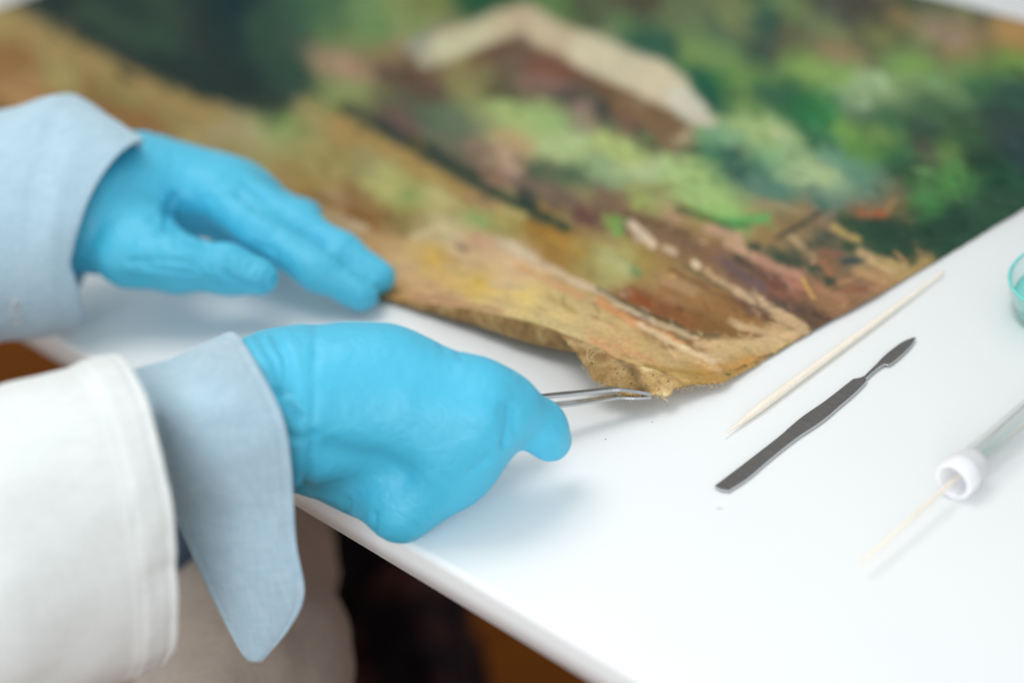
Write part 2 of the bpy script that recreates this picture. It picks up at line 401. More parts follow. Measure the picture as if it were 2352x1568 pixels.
# ------------------------------------------------------------------ the painting
# colours of the paint layer, noted where they stand on the canvas
DABS = """
5,40,9a8a55 70,60,9a8a58 40,130,8f6b3e 0,170,8c683c 20,200,ac8656 60,215,a98455 5,235,7a6238 60,240,8d6c3e 150,170,9a9058 130,110,9c8a56
200,130,9a8350 230,190,8c7444 280,230,8a8550 330,280,8b6a42 250,250,8d6c3e 280,265,8c673c 60,12,2e423c 150,30,3a4f42 250,50,2d4038 220,100,2b3b38
300,150,2a3a36 370,80,364c3e 430,125,4f4d42 500,60,2a3838 560,20,22383a 520,90,26393a 460,200,2c3a38 400,170,2d3e38 600,163,335041 640,60,345042
650,200,33523f 620,250,2f4038 340,180,98844e 420,230,9a8850 450,270,98854f 400,260,8f8050 500,300,a2966a 570,310,a2996c 620,300,8a9a5c 670,290,6f9350
690,330,9a9458 620,370,9c9860 560,350,9a925c 520,330,948852 640,420,9c8e5a 600,400,a09458 700,420,94803f 640,60,34503f 700,40,3a6048 760,20,466848
850,45,6a8a58 930,30,7a8c52 860,70,648a50 1000,20,747f48 1100,10,26553a 1180,8,2f5a38 1290,15,5f8248 850,105,7d8852 760,70,5a7a4c 700,110,365444
650,180,32503f 740,140,9a8666 800,155,a08468 850,160,947458 900,135,997f5c 880,160,6a5844 930,165,5a5040 960,180,65503f 980,195,6c5646 990,205,5c5042
760,215,7a8a50 800,205,88935a 850,205,7c8350 740,200,4d6a48 880,215,5a6444 940,230,56584a 900,260,6a5c52 940,285,6e5a54 990,255,5a6a50 1010,270,56705a
1060,270,6c7c5a 1150,105,6a5040 1200,130,70685a 1160,140,6a5a48 1240,160,7e5442 1290,170,7a5844 1250,190,85695a 1290,200,846c60 1150,215,4a4436
1200,205,6c6450 1310,220,454440 1060,170,8a7c50 1090,185,847a4c 1060,200,8b8a54 1110,225,7c8f58 1130,250,909a60 1180,265,9db870 1220,280,94b56c
1260,270,8aa868 1300,290,90b070 1270,330,aabb80 1310,330,a6bd80 1130,290,8e9a68 1080,300,4f6858 1170,315,b8a46c 1200,330,bca070 1150,340,b0947a
1120,340,98826a 1170,375,b89a80 1100,360,64564a 1060,340,6c6652 1020,310,66705a 1140,400,8a6e58 1210,400,5c5a50 1240,385,4a5c48 700,240,98925c 720,270,9c8c54 800,300,a2854a 860,330,a2924f
940,370,a2854a 1000,410,ab9b5a 700,320,989060 760,350,968a4e 840,370,8e8658 880,400,a2a46a 870,430,acaa64 930,420,a29a56 1000,460,b4aa6c 720,400,9c9056
1060,420,a8904f 640,400,9c7440 700,445,92743c 1330,20,4a4f40 1480,15,4f4a3e 1400,20,5a5f48 1560,50,6a7f52 1430,60,607e50 1600,40,60704e
1700,40,747f50 1750,50,2f5c4a 1830,30,6a7f50 1900,70,78885a 1970,50,485048 1470,95,355e4a 1520,100,365c49 1600,110,74904f 1640,80,506854 1650,120,6e8f52
1740,115,3f5048 1800,90,605c48 1870,85,5a6248 1900,110,88805a 1950,125,8c7c58 1840,160,7a9a50 1910,165,7fa552 1950,170,78a04e 1730,180,6a8f4a 1700,225,6f9150
1640,200,2c7442 1620,230,26604a 1600,200,2d6a45 1650,240,2c5444 1770,210,2f5f46 1830,240,286a40 1810,200,3c6446 1900,255,2f7844 1420,250,82684a 1500,270,80644a
1540,310,8a6e50 1480,320,4a5040 1440,290,7d5f54 1390,260,34423f 1340,260,8c7868 1340,290,8a7868 1290,220,48484a 1270,235,7a6a50 1700,300,9eb874
1760,305,9ab676 1680,320,6f9a70 1800,330,92ae78 1830,390,8cad7c 1900,410,a0b682 1780,350,6aa074 1700,370,3c5e50 1650,350,407858 1730,390,42705c 1760,430,5a7e6a
1620,300,7ea070 1560,400,a0b878 1600,420,98b86e 1520,380,98a672 1450,350,a6b96c 1400,380,8ba478 1480,400,a5b580 1380,330,9ab66e 1330,400,4f6850 1300,420,60704e
1300,370,a0b478 1530,440,888e58 1480,440,9c9860 1600,450,9cba60 1650,430,90b46a 1330,450,9c8c60 1900,30,4a5048 1980,20,4c4a42 2040,40,5a6048 2100,10,3a5040
2200,20,5a6848 2060,40,86744a 2160,80,90806a 2190,75,978468 2120,50,7c7a58 2250,55,6c6450 2300,75,a8874f 2330,90,a8824e 2210,100,a0835a 2150,110,6a6450
2200,120,887850 2280,110,6e6a48 2010,85,80804a 2000,120,505848 2080,85,5c6c48 2100,140,74984f 2060,160,70984e 2210,150,72944e 2330,140,6a8c40 2290,150,5e8444
2080,190,86a06a 1990,200,93ad7a 1960,210,84a878 2020,190,98b07a 1980,240,708f6c 2170,200,6e905e 2240,190,3a6a48 2330,190,30524a 2020,275,23603f 1990,260,5a7258
2100,230,4a6c4c 2150,250,406046 2120,300,344a40 1870,290,30744a 1850,300,2e5e44 1950,305,6c9848 2020,315,6c8c48 1980,345,5e8c44 1990,300,4a6a44 2060,360,2a6a48
2130,350,54504a 2180,355,5c8044 2230,320,3c5c40 2300,300,3c4a44 2250,370,2c4238 1960,410,5e8c74 2000,405,5f8a70 2080,390,38463a 2130,410,4a7044 2190,415,4f8846
2280,400,28503c 1930,380,5c8c78 2300,250,354c44 2340,330,34484a 1990,440,60786a 2050,430,6a6a50 1900,450,5a7e70 1990,488,92684a 2050,470,7a6a48 1910,510,8c7460
1820,550,8a7a5c 1850,580,a08060 1900,600,906a4e 1900,560,5c6052 1950,600,48584c 1870,620,3c5240 1820,590,48584a 1950,560,2f4a3c 1980,585,b89a72 2010,600,b8a068 2060,620,b49a66
2080,590,a08a5c 2020,640,a8825c 1990,620,8c7658 1800,620,b68e74 1830,640,a87860 1900,680,a07a54 1930,700,a87e5c 1780,650,7e5040 1950,670,6f6044 1900,710,6c5848
1960,660,a07860 2150,550,314f40 2050,540,304a3c 2200,490,345040 2280,450,34503f 2140,460,488048 2100,500,34543f 2000,530,4a5a3e 1760,500,8c7a58 1720,480,a89468
1830,510,8a7450 1780,540,9a7e50 1680,480,88b068 1400,590,a8a268 1420,620,b0ae70 1350,580,a29258 1300,560,a2823f 1230,520,a0803f 1250,530,9a7a42 1280,560,9c7640
1480,600,a08c4c 1520,620,96784a 1560,600,8c744c 1500,630,a09050 1500,700,90603e 1460,680,8e5e40 1600,680,9a744c 1650,720,8c6a40 1700,750,92703f 1550,650,a88660
1530,650,b08a64 1580,660,a68860 1600,760,846240 1550,740,86603c 1290,455,6e5c50 1350,500,6a5048 1400,470,7a6050 1450,490,806452 1520,520,84644e 1600,560,84664c 1650,600,826450
1700,620,806850 1720,650,7c6052 1550,490,b08c70 1600,520,9c8054 1480,460,92ac5c 1530,470,a0a866 1600,470,98b46a 1620,450,a4b860 1750,690,6c5a50 1800,720,685048 1850,740,5c4c40
1200,680,dcc27c 1100,660,d8b860 1130,700,d0b884 1250,720,ccb880 1300,750,c9b480 1400,770,d0b880 1450,810,c8aa70 1400,790,cc9c6c 1550,840,ccb080 1650,820,cdb082
1750,790,ccac80 1800,770,c8a878 1700,850,b08a4c 1620,860,b48e50 1560,860,a98a4e 740,480,a89470 790,510,b09a7c 830,520,b09a74 820,470,8c6a40 870,510,82603f
850,495,8a683e 900,520,7c7248 950,500,8c7c4c 1000,520,b8ac84 1050,535,c4b58a 1100,545,c09478 900,550,c49e70 850,545,c8a46c 950,575,c8b07c 990,590,caa450
930,620,c9ae84 1020,640,cfac60 1050,625,c2ac8a 960,650,cba678 920,670,c0925c 1000,680,c9a27a 1100,600,c8ad84 1150,620,d2b080 1090,650,d2b056 1180,600,ccb492
1100,500,94985c 1170,500,8c8c4c 1090,505,8ca464 1160,480,b0a266 1040,460,ac9c68 1100,450,a4845c 980,450,9ca45e 930,440,90a056 1760,430,5a7e6a 1690,440,6f8c64
"""
# brush strokes laid over it: colour, half width, edge softness, points
STROKES = [
 ('2c3c39', 60, 12, [(90, -30), (230, 35), (330, 90), (440, 150), (560, 190), (660, 188)]),
 ('2b3a37', 50, 10, [(150, 10), (300, 100), (430, 160), (600, 200)]),
 ('344f41', 40, 14, [(600, 60), (640, 140), (680, 190)]),
 ('9a8550', 26, 12, [(20, 58), (150, 108), (260, 165), (380, 226), (500, 280)]),
 ('3a5040', 26, 22, [(200, 20), (330, 90)]), ('38513f', 18, 20, [(360, 75), (400, 110)]),
 ('9a8d5a', 16, 10, [(690, 240), (800, 300)]),
 ('a2864b', 16, 12, [(770, 285), (880, 335), (990, 400), (1080, 450)]),
 # dark ditch line
 ('2b3d3a', 15, 8, [(795, 250), (830, 268), (880, 290)]),
 ('2d3f3a', 21, 7, [(880, 292), (960, 335), (1020, 372), (1080, 408)]),
 ('2f463c', 16, 6, [(1080, 410), (1150, 452), (1230, 492), (1300, 520)]),
 ('263c3b', 22, 8, [(1205, 440), (1215, 460)]),
 # left shrub and rubble
 ('9c866a', 13, 10, [(735, 140), (800, 158), (850, 172)]), ('a27f68', 9, 10, [(790, 155), (830, 165)]),
 ('88935a', 12, 12, [(770, 210), (830, 205)]), ('5c5042', 20, 14, [(880, 170), (960, 195), (1000, 215)]),
 ('6c5a50', 15, 12, [(885, 265), (940, 290)]), ('6a5346', 14, 12, [(950, 175), (1000, 190)]),
 # cottage roof
 ('989c8a', 18, 9, [(950, 105), (1000, 92)]), ('8a8070', 8, 8, [(985, 70), (1050, 48)]),
 ('aca88a', 20, 8, [(975, 135), (1010, 128)]),
 ('c6c29b', 32, 9, [(1020, 108), (1090, 82), (1150, 58)]),
 ('beb08c', 31, 8, [(1150, 58), (1205, 38), (1225, 48)]),
 ('bba788', 24, 8, [(1190, 45), (1250, 70)]),
 ('c4b492', 34, 8, [(1245, 72), (1310, 100), (1380, 130)]),
 ('ccc3a2', 43, 8, [(1350, 118), (1440, 158), (1500, 180)]),
 ('cdc1a0', 43, 8, [(1490, 178), (1545, 208)]),
 ('cdcab3', 30, 7, [(1562, 225), (1598, 258)]), ('c8c2a8', 13, 6, [(1600, 266), (1632, 280)]),
 # shadow side under the eaves, gable and wall
 ('6e5038', 8, 7, [(1170, 98), (1260, 138), (1330, 170), (1420, 215), (1510, 258), (1590, 296)]),
 ('6a503c', 12, 10, [(1090, 140), (1170, 105)]), ('7a5342', 13, 9, [(1210, 150), (1300, 168)]),
 ('86695c', 11, 9, [(1200, 188), (1290, 195)]), ('4a4638', 10, 9, [(1140, 212), (1180, 222)]),
 ('494844', 11, 9, [(1280, 225), (1340, 215)]), ('35423f', 11, 6, [(1388, 240), (1390, 290)]),
 ('8c766a', 15, 8, [(1335, 250), (1345, 290)]),
 ('80664a', 24, 9, [(1430, 240), (1500, 272), (1550, 305)]), ('7a5f44', 14, 8, [(1530, 320), (1540, 335)]),
 ('a99a7a', 10, 8, [(1580, 302), (1560, 320)]), ('434c3f', 12, 9, [(1470, 300), (1500, 335)]),
 # bright shrubs in front of the cottage
 ('9eb56c', 24, 16, [(1160, 255), (1240, 290)]), ('94b26c', 20, 16, [(1250, 272), (1300, 290)]),
 ('a8bc80', 22, 14, [(1260, 335), (1340, 330)]), ('a8ba6c', 26, 16, [(1390, 325), (1430, 350), (1460, 370)]),
 ('a6b684', 20, 14, [(1470, 395), (1530, 390)]), ('9cba70', 30, 16, [(1540, 400), (1600, 440), (1660, 480)]),
 ('8ca578', 22, 14, [(1370, 375), (1420, 400)]), ('52684f', 16, 12, [(1240, 390), (1330, 400)]),
 ('b7a06e', 13, 12, [(1150, 312), (1205, 325)]), ('b89a80', 12, 10, [(1165, 345), (1185, 395)]),
 ('8c7460', 12, 10, [(1080, 335), (1130, 350)]), ('7c6a5a', 12, 10, [(1180, 412), (1270, 440)]),
 ('8a6a54', 9, 8, [(1110, 390), (1160, 412)]), ('8a8c58', 9, 9, [(1460, 452), (1540, 428)]),
 ('9cab58', 10, 9, [(1462, 470), (1480, 455)]),
 ('62a65c', 12, 7, [(1655, 500), (1710, 510), (1760, 500)]), ('46864f', 7, 7, [(1660, 515), (1720, 522)]),
 ('90b56c', 14, 9, [(1600, 478), (1680, 484)]),
 # round grey-green bush
 ('9eb776', 22, 16, [(1690, 298), (1760, 308), (1800, 330)]), ('8dac78', 22, 16, [(1800, 330), (1840, 370)]),
 ('3c5c50', 28, 18, [(1670, 350), (1700, 385)]), ('427a5a', 18, 16, [(1625, 340), (1650, 360)]),
 ('a0b683', 22, 14, [(1830, 395), (1910, 408)]), ('6e9c78', 15, 14, [(1640, 310), (1690, 318)]),
 ('598270', 16, 14, [(1720, 420), (1800, 440)]), ('45705f', 10, 9, [(1880, 465), (1895, 480)]),
 # foliage of the wood behind
 ('7fa354', 15, 14, [(1840, 155), (1900, 170), (1950, 178)]), ('94ac7c', 24, 16, [(1975, 205), (2020, 195)]),
 ('2b6a40', 16, 14, [(1610, 185), (1640, 215)]), ('27564a', 14, 12, [(1600, 165), (1640, 235)]),
 ('2f7545', 12, 12, [(1840, 262), (1900, 278)]), ('34604a', 16, 14, [(1740, 215), (1800, 225)]),
 ('6c9a4a', 13, 10, [(1930, 300), (1955, 312)]), ('6c8e4a', 9, 9, [(2010, 305), (2030, 320)]),
 ('5c8a46', 11, 10, [(1960, 335), (2000, 355)]), ('4c8a48', 9, 8, [(2180, 412), (2205, 418)]),
 ('5f8445', 9, 9, [(2165, 360), (2195, 340)]), ('47804a', 6, 7, [(2120, 460), (2150, 468)]),
 ('33604a', 17, 14, [(1450, 95), (1530, 98)]), ('719050', 14, 12, [(1580, 115), (1650, 118)]),
 ('35544a', 15, 12, [(1740, 45), (1770, 65)]), ('8f7d5c', 10, 10, [(1890, 105), (1960, 125)]),
 ('a8864e', 10, 9, [(2285, 72), (2350, 95)]), ('93826a', 14, 12, [(2130, 70), (2200, 95)]),
 ('87734a', 8, 9, [(2050, 32), (2090, 50)]), ('72984e', 16, 12, [(2060, 150), (2130, 150)]),
 ('6a9044', 10, 10, [(2290, 145), (2360, 140)]), ('4d4a42', 12, 12, [(1930, 15), (2040, 20)]),
 # forest floor
 ('2f493c', 30, 14, [(2010, 515), (2100, 560), (2200, 510)]), ('2f493c', 22, 12, [(1975, 505), (2040, 565), (2085, 590)]), ('36503f', 20, 14, [(1935, 505), (1985, 540)]),
 ('34493e', 16, 9, [(1700, 585), (1735, 570)]), ('34493e', 15, 9, [(1790, 600), (1830, 605)]), ('4e5648', 14, 10, [(1830, 575), (1870, 560), (1900, 545)]),
 ('33503f', 14, 9, [(1950, 565), (2010, 572), (2060, 585)]), ('3c4e42', 11, 8, [(1900, 640), (1915, 660)]), ('5a4c44', 9, 8, [(1700, 598), (1740, 620), (1800, 655)]),
 ('d0ab88', 5, 4, [(1690, 545), (1712, 575)]), ('c89a7c', 4, 4, [(1850, 615), (1870, 600)]), ('56603f', 9, 8, [(1560, 478), (1620, 500), (1680, 530)]),
 ('65523f', 10, 9, [(1440, 498), (1500, 512), (1580, 540)]), ('c8c690', 6, 6, [(1780, 300), (1800, 312)]), ('2c4c3c', 8, 8, [(1560, 340), (1600, 350)]),
 ('98694a', 9, 6, [(1975, 490), (2030, 490)]), ('a05c40', 5, 5, [(2015, 492), (2030, 490)]),
 ('9a8058', 7, 6, [(2040, 480), (2055, 462)]),
 ('bfa85e', 7, 5, [(1915, 520), (1935, 535)]), ('b49d62', 7, 5, [(1935, 535), (1970, 552)]),
 ('38443f', 6, 5, [(1785, 545), (1830, 522), (1880, 490)]), ('9a8a66', 6, 6, [(1740, 462), (1800, 475), (1850, 492)]),
 ('b59f76', 7, 5, [(1818, 545), (1840, 565)]), ('a08868', 5, 5, [(1840, 565), (1870, 590)]),
 ('3c5040', 12, 7, [(1770, 575), (1800, 590)]), ('3b5142', 10, 7, [(1855, 610), (1880, 625)]),
 ('3c4e4e', 9, 6, [(1940, 600), (1975, 598)]), ('996f52', 9, 6, [(1890, 600), (1905, 625)]),
 ('8b6452', 7, 6, [(1885, 580), (1930, 585)]),
 ('c4a67c', 9, 6, [(1975, 575), (2010, 598), (2050, 620)]), ('b59c68', 8, 6, [(2020, 600), (2075, 612)]),
 ('b8946c', 6, 5, [(1965, 622), (2000, 632), (2030, 648)]), ('a98a5e', 5, 5, [(2055, 582), (2080, 600)]),
 ('c09a80', 10, 6, [(1625, 525), (1690, 540), (1700, 570)]), ('c69f80', 9, 6, [(1670, 560), (1735, 590)]),
 ('b68c74', 9, 7, [(1735, 595), (1800, 620), (1840, 640)]), ('a97660', 8, 6, [(1810, 640), (1850, 662)]),
 ('7c4d3e', 6, 6, [(1765, 645), (1790, 655)]), ('6c5c5c', 10, 8, [(1650, 590), (1700, 630), (1750, 660)]),
 ('cfa850', 4, 4, [(1845, 640), (1858, 662)]), ('cda463', 4, 4, [(1858, 662), (1868, 682)]),
 ('a87c60', 6, 5, [(1880, 660), (1940, 690)]), ('5c5048', 8, 7, [(1770, 690), (1840, 715)]),
 ('a98260', 4, 4, [(1925, 650), (1960, 640)]), ('8a5c48', 5, 6, [(1930, 668), (1990, 662)]),
 ('b08460', 4, 4, [(1945, 690), (1935, 705)]), ('5a4840', 7, 6, [(1870, 720), (1900, 735)]),
 ('9a8458', 7, 6, [(1290, 495), (1340, 525), (1420, 560)]), ('6a5048', 12, 8, [(1325, 495), (1360, 508)]),
 ('6e5a54', 10, 8, [(1285, 450), (1330, 470)]), ('b9917a', 6, 6, [(1530, 495), (1560, 500)]),
 ('8c7250', 12, 9, [(1460, 540), (1560, 590), (1660, 640)]), ('7c6450', 12, 9, [(1500, 530), (1600, 570)]),
 # bright marks along the path
 ('76a656', 11, 6, [(1412, 502), (1420, 535)]), ('8c9c54', 6, 6, [(1390, 495), (1398, 520)]),
 ('d9c6ab', 9, 4, [(1450, 512), (1462, 528)]), ('d7c3a6', 10, 4, [(1465, 530), (1500, 560)]),
 ('d2bb9c', 7, 4, [(1528, 568), (1550, 582)]), ('ddc9aa', 7, 3, [(1593, 603), (1602, 612)]),
 ('c8ac86', 5, 4, [(1622, 622), (1640, 640)]), ('4e5a3e', 3, 4, [(1570, 612), (1620, 640), (1680, 672)]),
 ('c4a880', 6, 5, [(1640, 640), (1700, 668), (1750, 688)]), ('ccb088', 9, 5, [(1690, 668), (1760, 700), (1820, 735)]),
 ('c8aa82', 12, 6, [(1790, 722), (1840, 750), (1855, 765)]),
 ('9a7348', 14, 8, [(1530, 660), (1640, 710), (1740, 748)]), ('6f5034', 5, 5, [(1540, 620), (1700, 695), (1780, 740)]),
 ('8d5f3e', 17, 9, [(1450, 675), (1520, 710), (1590, 745)]), ('96502f', 6, 6, [(1450, 680), (1500, 700)]),
 ('b5906a', 8, 6, [(1520, 645), (1550, 655)]), ('a68864', 10, 7, [(1560, 655), (1590, 672)]),
 ('86633f', 14, 7, [(1600, 735), (1680, 760), (1740, 765)]),
 ('c8b088', 8, 4, [(1680, 738), (1700, 748)]), ('c4a87e', 8, 4, [(1700, 748), (1750, 762)]),
 ('b2b27a', 14, 9, [(1390, 590), (1440, 620)]), ('6f9468', 6, 5, [(1455, 622), (1470, 628)]),
 # pale bank and orange strip
 ('c8b68c', 8, 6, [(950, 545), (1020, 522), (1060, 540)]), ('c39a7c', 6, 6, [(1080, 545), (1130, 560)]),
 ('7c6455', 5, 5, [(1050, 565), (1072, 575)]), ('c0aa84', 6, 6, [(1130, 560), (1180, 570)]),
 ('cfc2a0', 9, 6, [(1170, 560), (1210, 585)]), ('cdb896', 9, 5, [(1210, 585), (1280, 625), (1340, 658)]),
 ('d2b89c', 7, 4, [(1330, 650), (1385, 672)]), ('c5b190', 7, 5, [(1385, 672), (1440, 710)]),
 ('c9b898', 7, 4, [(1440, 708), (1500, 735)]), ('c6ae88', 7, 4, [(1500, 738), (1600, 775)]),
 ('4d5440', 3, 4, [(1370, 660), (1450, 705), (1530, 735), (1590, 765), (1650, 772)]),
 ('d3a874', 9, 6, [(1190, 610), (1260, 645)]), ('cfa070', 8, 5, [(1260, 645), (1340, 680)]),
 ('d49a62', 8, 5, [(1370, 690), (1430, 725), (1460, 745)]), ('d6a474', 6, 4, [(1440, 735), (1500, 760)]),
 ('cf9a62', 6, 4, [(1500, 755), (1570, 790)]), ('dcc39a', 7, 5, [(1470, 745), (1560, 795), (1640, 830)]),
 ('d2b486', 8, 6, [(1600, 790), (1720, 790), (1830, 765)]), ('cbb07e', 10, 8, [(1650, 800), (1790, 795)]),
 ('e0c674', 9, 7, [(1195, 675), (1230, 695)]), ('d6bd80', 12, 9, [(1230, 700), (1330, 740)]),
 ('b7984e', 5, 6, [(1000, 585), (1050, 600)]), ('ccaa50', 6, 6, [(985, 590), (1010, 600)]),
 ('dcb850', 7, 6, [(1080, 640), (1105, 655)]), ('cdb68c', 7, 6, [(1130, 650), (1200, 660)]),
 ('ae9658', 5, 6, [(1260, 680), (1320, 715)]), ('b8a060', 4, 5, [(1020, 610), (1100, 650)]),
 ('c99a70', 5, 5, [(1360, 780), (1440, 805), (1500, 830)]), ('a8874a', 5, 5, [(1480, 840), (1600, 858), (1700, 848)]),
 ('b38d6a', 6, 6, [(950, 680), (1050, 695), (1150, 715)]), ('d0ac80', 5, 5, [(1000, 665), (1080, 690)]),
 ('c09054', 5, 5, [(1620, 850), (1700, 835), (1760, 815)]), ('d0ae7c', 5, 4, [(1550, 812), (1650, 850)]),
 ('6c6040', 3, 3, [(1745, 822), (1790, 805), (1850, 772)]), ('8c7040', 3, 3, [(1690, 848), (1740, 832)]),
 ('5c5a38', 2, 2, [(1712, 838), (1718, 842)]), ('4c5a38', 2, 2, [(1668, 858), (1676, 860)]),
 # near left passages
 ('8d6b3e', 10, 10, [(-20, 190), (60, 215), (130, 225)]), ('ae885a', 13, 9, [(-10, 205), (60, 232), (110, 240)]),
 ('7c6034', 7, 7, [(-20, 240), (30, 262)]), ('8e6c40', 12, 12, [(220, 240), (290, 268), (350, 300)]),
 ('7b9a54', 12, 12, [(660, 285), (690, 300)]), ('a39a70', 13, 14, [(500, 300), (580, 315)]),
 ('8c6a3c', 11, 9, [(700, 445), (790, 480), (870, 515)]), ('84603a', 8, 8, [(800, 485), (850, 505)]),
 ('a8946c', 8, 8, [(720, 475), (780, 510)]), ('bca887', 9, 7, [(810, 515), (835, 525)]),
 ('b0ae66', 14, 12, [(850, 420), (910, 435)]), ('8ea258', 9, 9, [(920, 445), (950, 455)]),
 ('b6ae70', 12, 12, [(1000, 440), (1020, 460)]), ('a0805a', 9, 9, [(1080, 455), (1150, 475)]),
 ('8ca866', 9, 8, [(1085, 500), (1115, 515)]), ('b4a468', 9, 9, [(1150, 482), (1200, 495)]),
 ('9a7438', 12, 9, [(1220, 520), (1290, 550)]), ('a88640', 8, 7, [(1260, 545), (1340, 580)]),
]

def paint_colours(x, y):
    out = np.zeros((len(x), 3)); wsum = np.zeros(len(x))
    P3 = np.stack([x, y, 0 * x], 1)
    xw = x + 14 * vnoise(P3, 60, 3) + 9 * vnoise(P3, 20, 4) + 4 * vnoise(P3, 8, 14)
    yw = y + 10 * vnoise(P3, 55, 5) + 6 * vnoise(P3, 18, 6) + 3 * vnoise(P3, 7, 16)
    ca, sa = math.cos(math.radians(28)), math.sin(math.radians(28))
    best = np.full(len(x), 1e9)
    for tok in DABS.split():
        a, b, c = tok.split(','); a = float(a); b = float(b); c = np.array(lin(c))
        dx, dy = xw - a, yw - b
        u_, v_ = (dx * ca + dy * sa) / 1.35, -dx * sa + dy * ca
        d2 = u_ * u_ + v_ * v_
        w = np.exp(-d2 / (2 * 21 ** 2)) + .02 * np.exp(-d2 / (2 * 42 ** 2)) + 1e-5 / (1 + (d2 / 2500) ** 2)
        out += w[:, None] * c; wsum += w
    out /= wsum[:, None]
    xs = x + 3.0 * vnoise(P3, 18, 8) + 1.5 * vnoise(P3, 7, 9); ys = y + 2.4 * vnoise(P3, 16, 10) + 1.2 * vnoise(P3, 6, 11)
    for c, w, soft, pts in STROKES:
        soft = soft * 1.1 if pts[0][1] < 430 else soft
        X0 = min(p[0] for p in pts) - w - 3 * soft; X1 = max(p[0] for p in pts) + w + 3 * soft
        Y0 = min(p[1] for p in pts) - w - 3 * soft; Y1 = max(p[1] for p in pts) + w + 3 * soft
        i = np.where((x > X0) & (x < X1) & (y > Y0) & (y < Y1))[0]
        if len(i) == 0: continue
        d = seg_dist(xs[i], ys[i], pts)
        a = 1 / (1 + np.exp(np.clip((d - w) / (soft * .33), -30, 30))) * .92
        out[i] = out[i] * (1 - a[:, None]) + np.array(lin(c)) * a[:, None]
    # small random touches of the brush, in the colours around them
    r = np.random.default_rng(12); n = 3400
    px = r.uniform(-40, 2400, n); py = r.uniform(-30, 900, n)
    cell = {}
    order = np.argsort(x); xsrt = x[order]
    for k in range(n):
        far = py[k] < 430
        L = r.uniform(8, 26) * (1.25 if far else .9); w = r.uniform(2.0, 5.5) * (1.3 if far else .75)
        a = math.radians(28 + r.normal(0, 22)); dx, dy = math.cos(a) * L / 2, math.sin(a) * L / 2
        lo_, hi_ = np.searchsorted(xsrt, [px[k] - L - 14, px[k] + L + 14])
        i = order[lo_:hi_]
        i = i[np.abs(y[i] - py[k]) < L + 14]
        if len(i) < 12: continue
        if seg_dist(px[k:k + 1], py[k:k + 1], [(980, 125), (1205, 48), (1360, 125), (1500, 185), (1615, 275)])[0] < 56: continue
        jx, jy = px[k] + r.normal(0, 17), py[k] + r.normal(0, 12)
        src = i[np.argmin((x[i] - jx) ** 2 + (y[i] - jy) ** 2)]
        c = out[src] * (1 + r.normal(0, .17)) * (1 + r.normal(0, .045, 3))
        d = seg_dist(x[i], y[i], [(px[k] - dx, py[k] - dy), (px[k] + dx, py[k] + dy)])
        al = r.uniform(.45, .95) / (1 + np.exp(np.clip((d - w) / 1.1, -30, 30)))
        out[i] = out[i] * (1 - al[:, None]) + np.clip(c, .004, .95) * al[:, None]
    lum = out @ np.array([.21, .72, .07]); ks = np.where(y < 470, .91, .97)[:, None]   # slightly desaturated, more so towards the far part
    return lum[:, None] * (1 - ks) + out * ks

C0 = at(1491, 970, 0)                                  # where the near corner would lie if flat
HGT = float((at(2140, 0) - C0) @ ET)                   # size of the canvas across and along the table
WID = float((at(25, 8) - C0) @ ES)
painting = empty('painting', C0, 'unframed oil painting on loose canvas of a thatched cottage among trees, its near corner lifted', 'painting')

# measured run of the lifted bottom edge (the ridge where paint meets the turned margin), x, y, height
RIDGE = [(-900, -150, .001), (0, 262, .001), (500, 500, .001), (800, 640, .002), (880, 682, .003), (950, 693, .006), (1020, 703, .010), (1091, 713, .013), (1157, 728, .016), (1218, 741, .0185),
         (1262, 755, .020), (1300, 772, .0205), (1363, 797, .0195), (1421, 828, .018), (1464, 843, .0165), (1508, 855, .0145), (1550, 872, .0115), (1572, 886, .009)]
RIGHT = [(1572, 886, .009), (1608, 884, .007), (1650, 881, .005), (1690, 863, .003), (1740, 836, .0018), (1800, 800, .0012), (1865, 763, .001), (1920, 733, .001),
         (2000, 690, .0012), (2100, 629, .001), (2200, 569, .001), (2352, 478, .001), (2700, 280, .001)]
def curve3(rows, n): return spline([at(*r) for r in rows], n)
RC = curve3(RIDGE, 1500); RR = curve3(RIGHT, 900)
RC_s = (RC - C0) @ ES; RR_t = (RR - C0) @ ET
# stretch the parameters so that both curves start at the shared corner
sc0, tc0 = RC_s[-1], RR_t[0]
NS, NT = 620, 470
us = np.linspace(0, 1, NS) ** 1.35; ut = np.linspace(0, 1, NT) ** 1.25
S = us * WID; T = ut * HGT
o1 = np.argsort(RC_s); o2 = np.argsort(RR_t)
def ridge_at(s):
    q = sc0 + (WID - sc0) * (s / WID)
    return np.stack([np.interp(q, RC_s[o1], RC[o1, k]) for k in range(3)], 1)
def right_at(t):
    q = tc0 + (HGT - tc0) * (t / HGT)
    return np.stack([np.interp(q, RR_t[o2], RR[o2, k]) for k in range(3)], 1)
flat = C0 + S[:, None, None] * ES + T[None, :, None] * ET + np.array([0, 0, .001])
db = ridge_at(S) - flat[:, 0]; dr = right_at(T) - flat[0, :]
fall = lambda q, L: np.where(q < L, .5 + .5 * np.cos(math.pi * np.clip(q / L, 0, 1)), 0)
wb = fall(T, .115); wr = fall(S, .10)
D = wb[None, :, None] * db[:, None] + wr[:, None, None] * dr[None, :] - wb[None, :, None] * wr[:, None, None] * db[0][None, None]
G = flat + D
w0 = fall(T, .05)
G[..., 2] += .0012 * vnoise(G.reshape(-1, 3) * [1, 1, 0], .07, 21).reshape(NS, NT) * np.minimum(1, T[None] / .03) + .0008
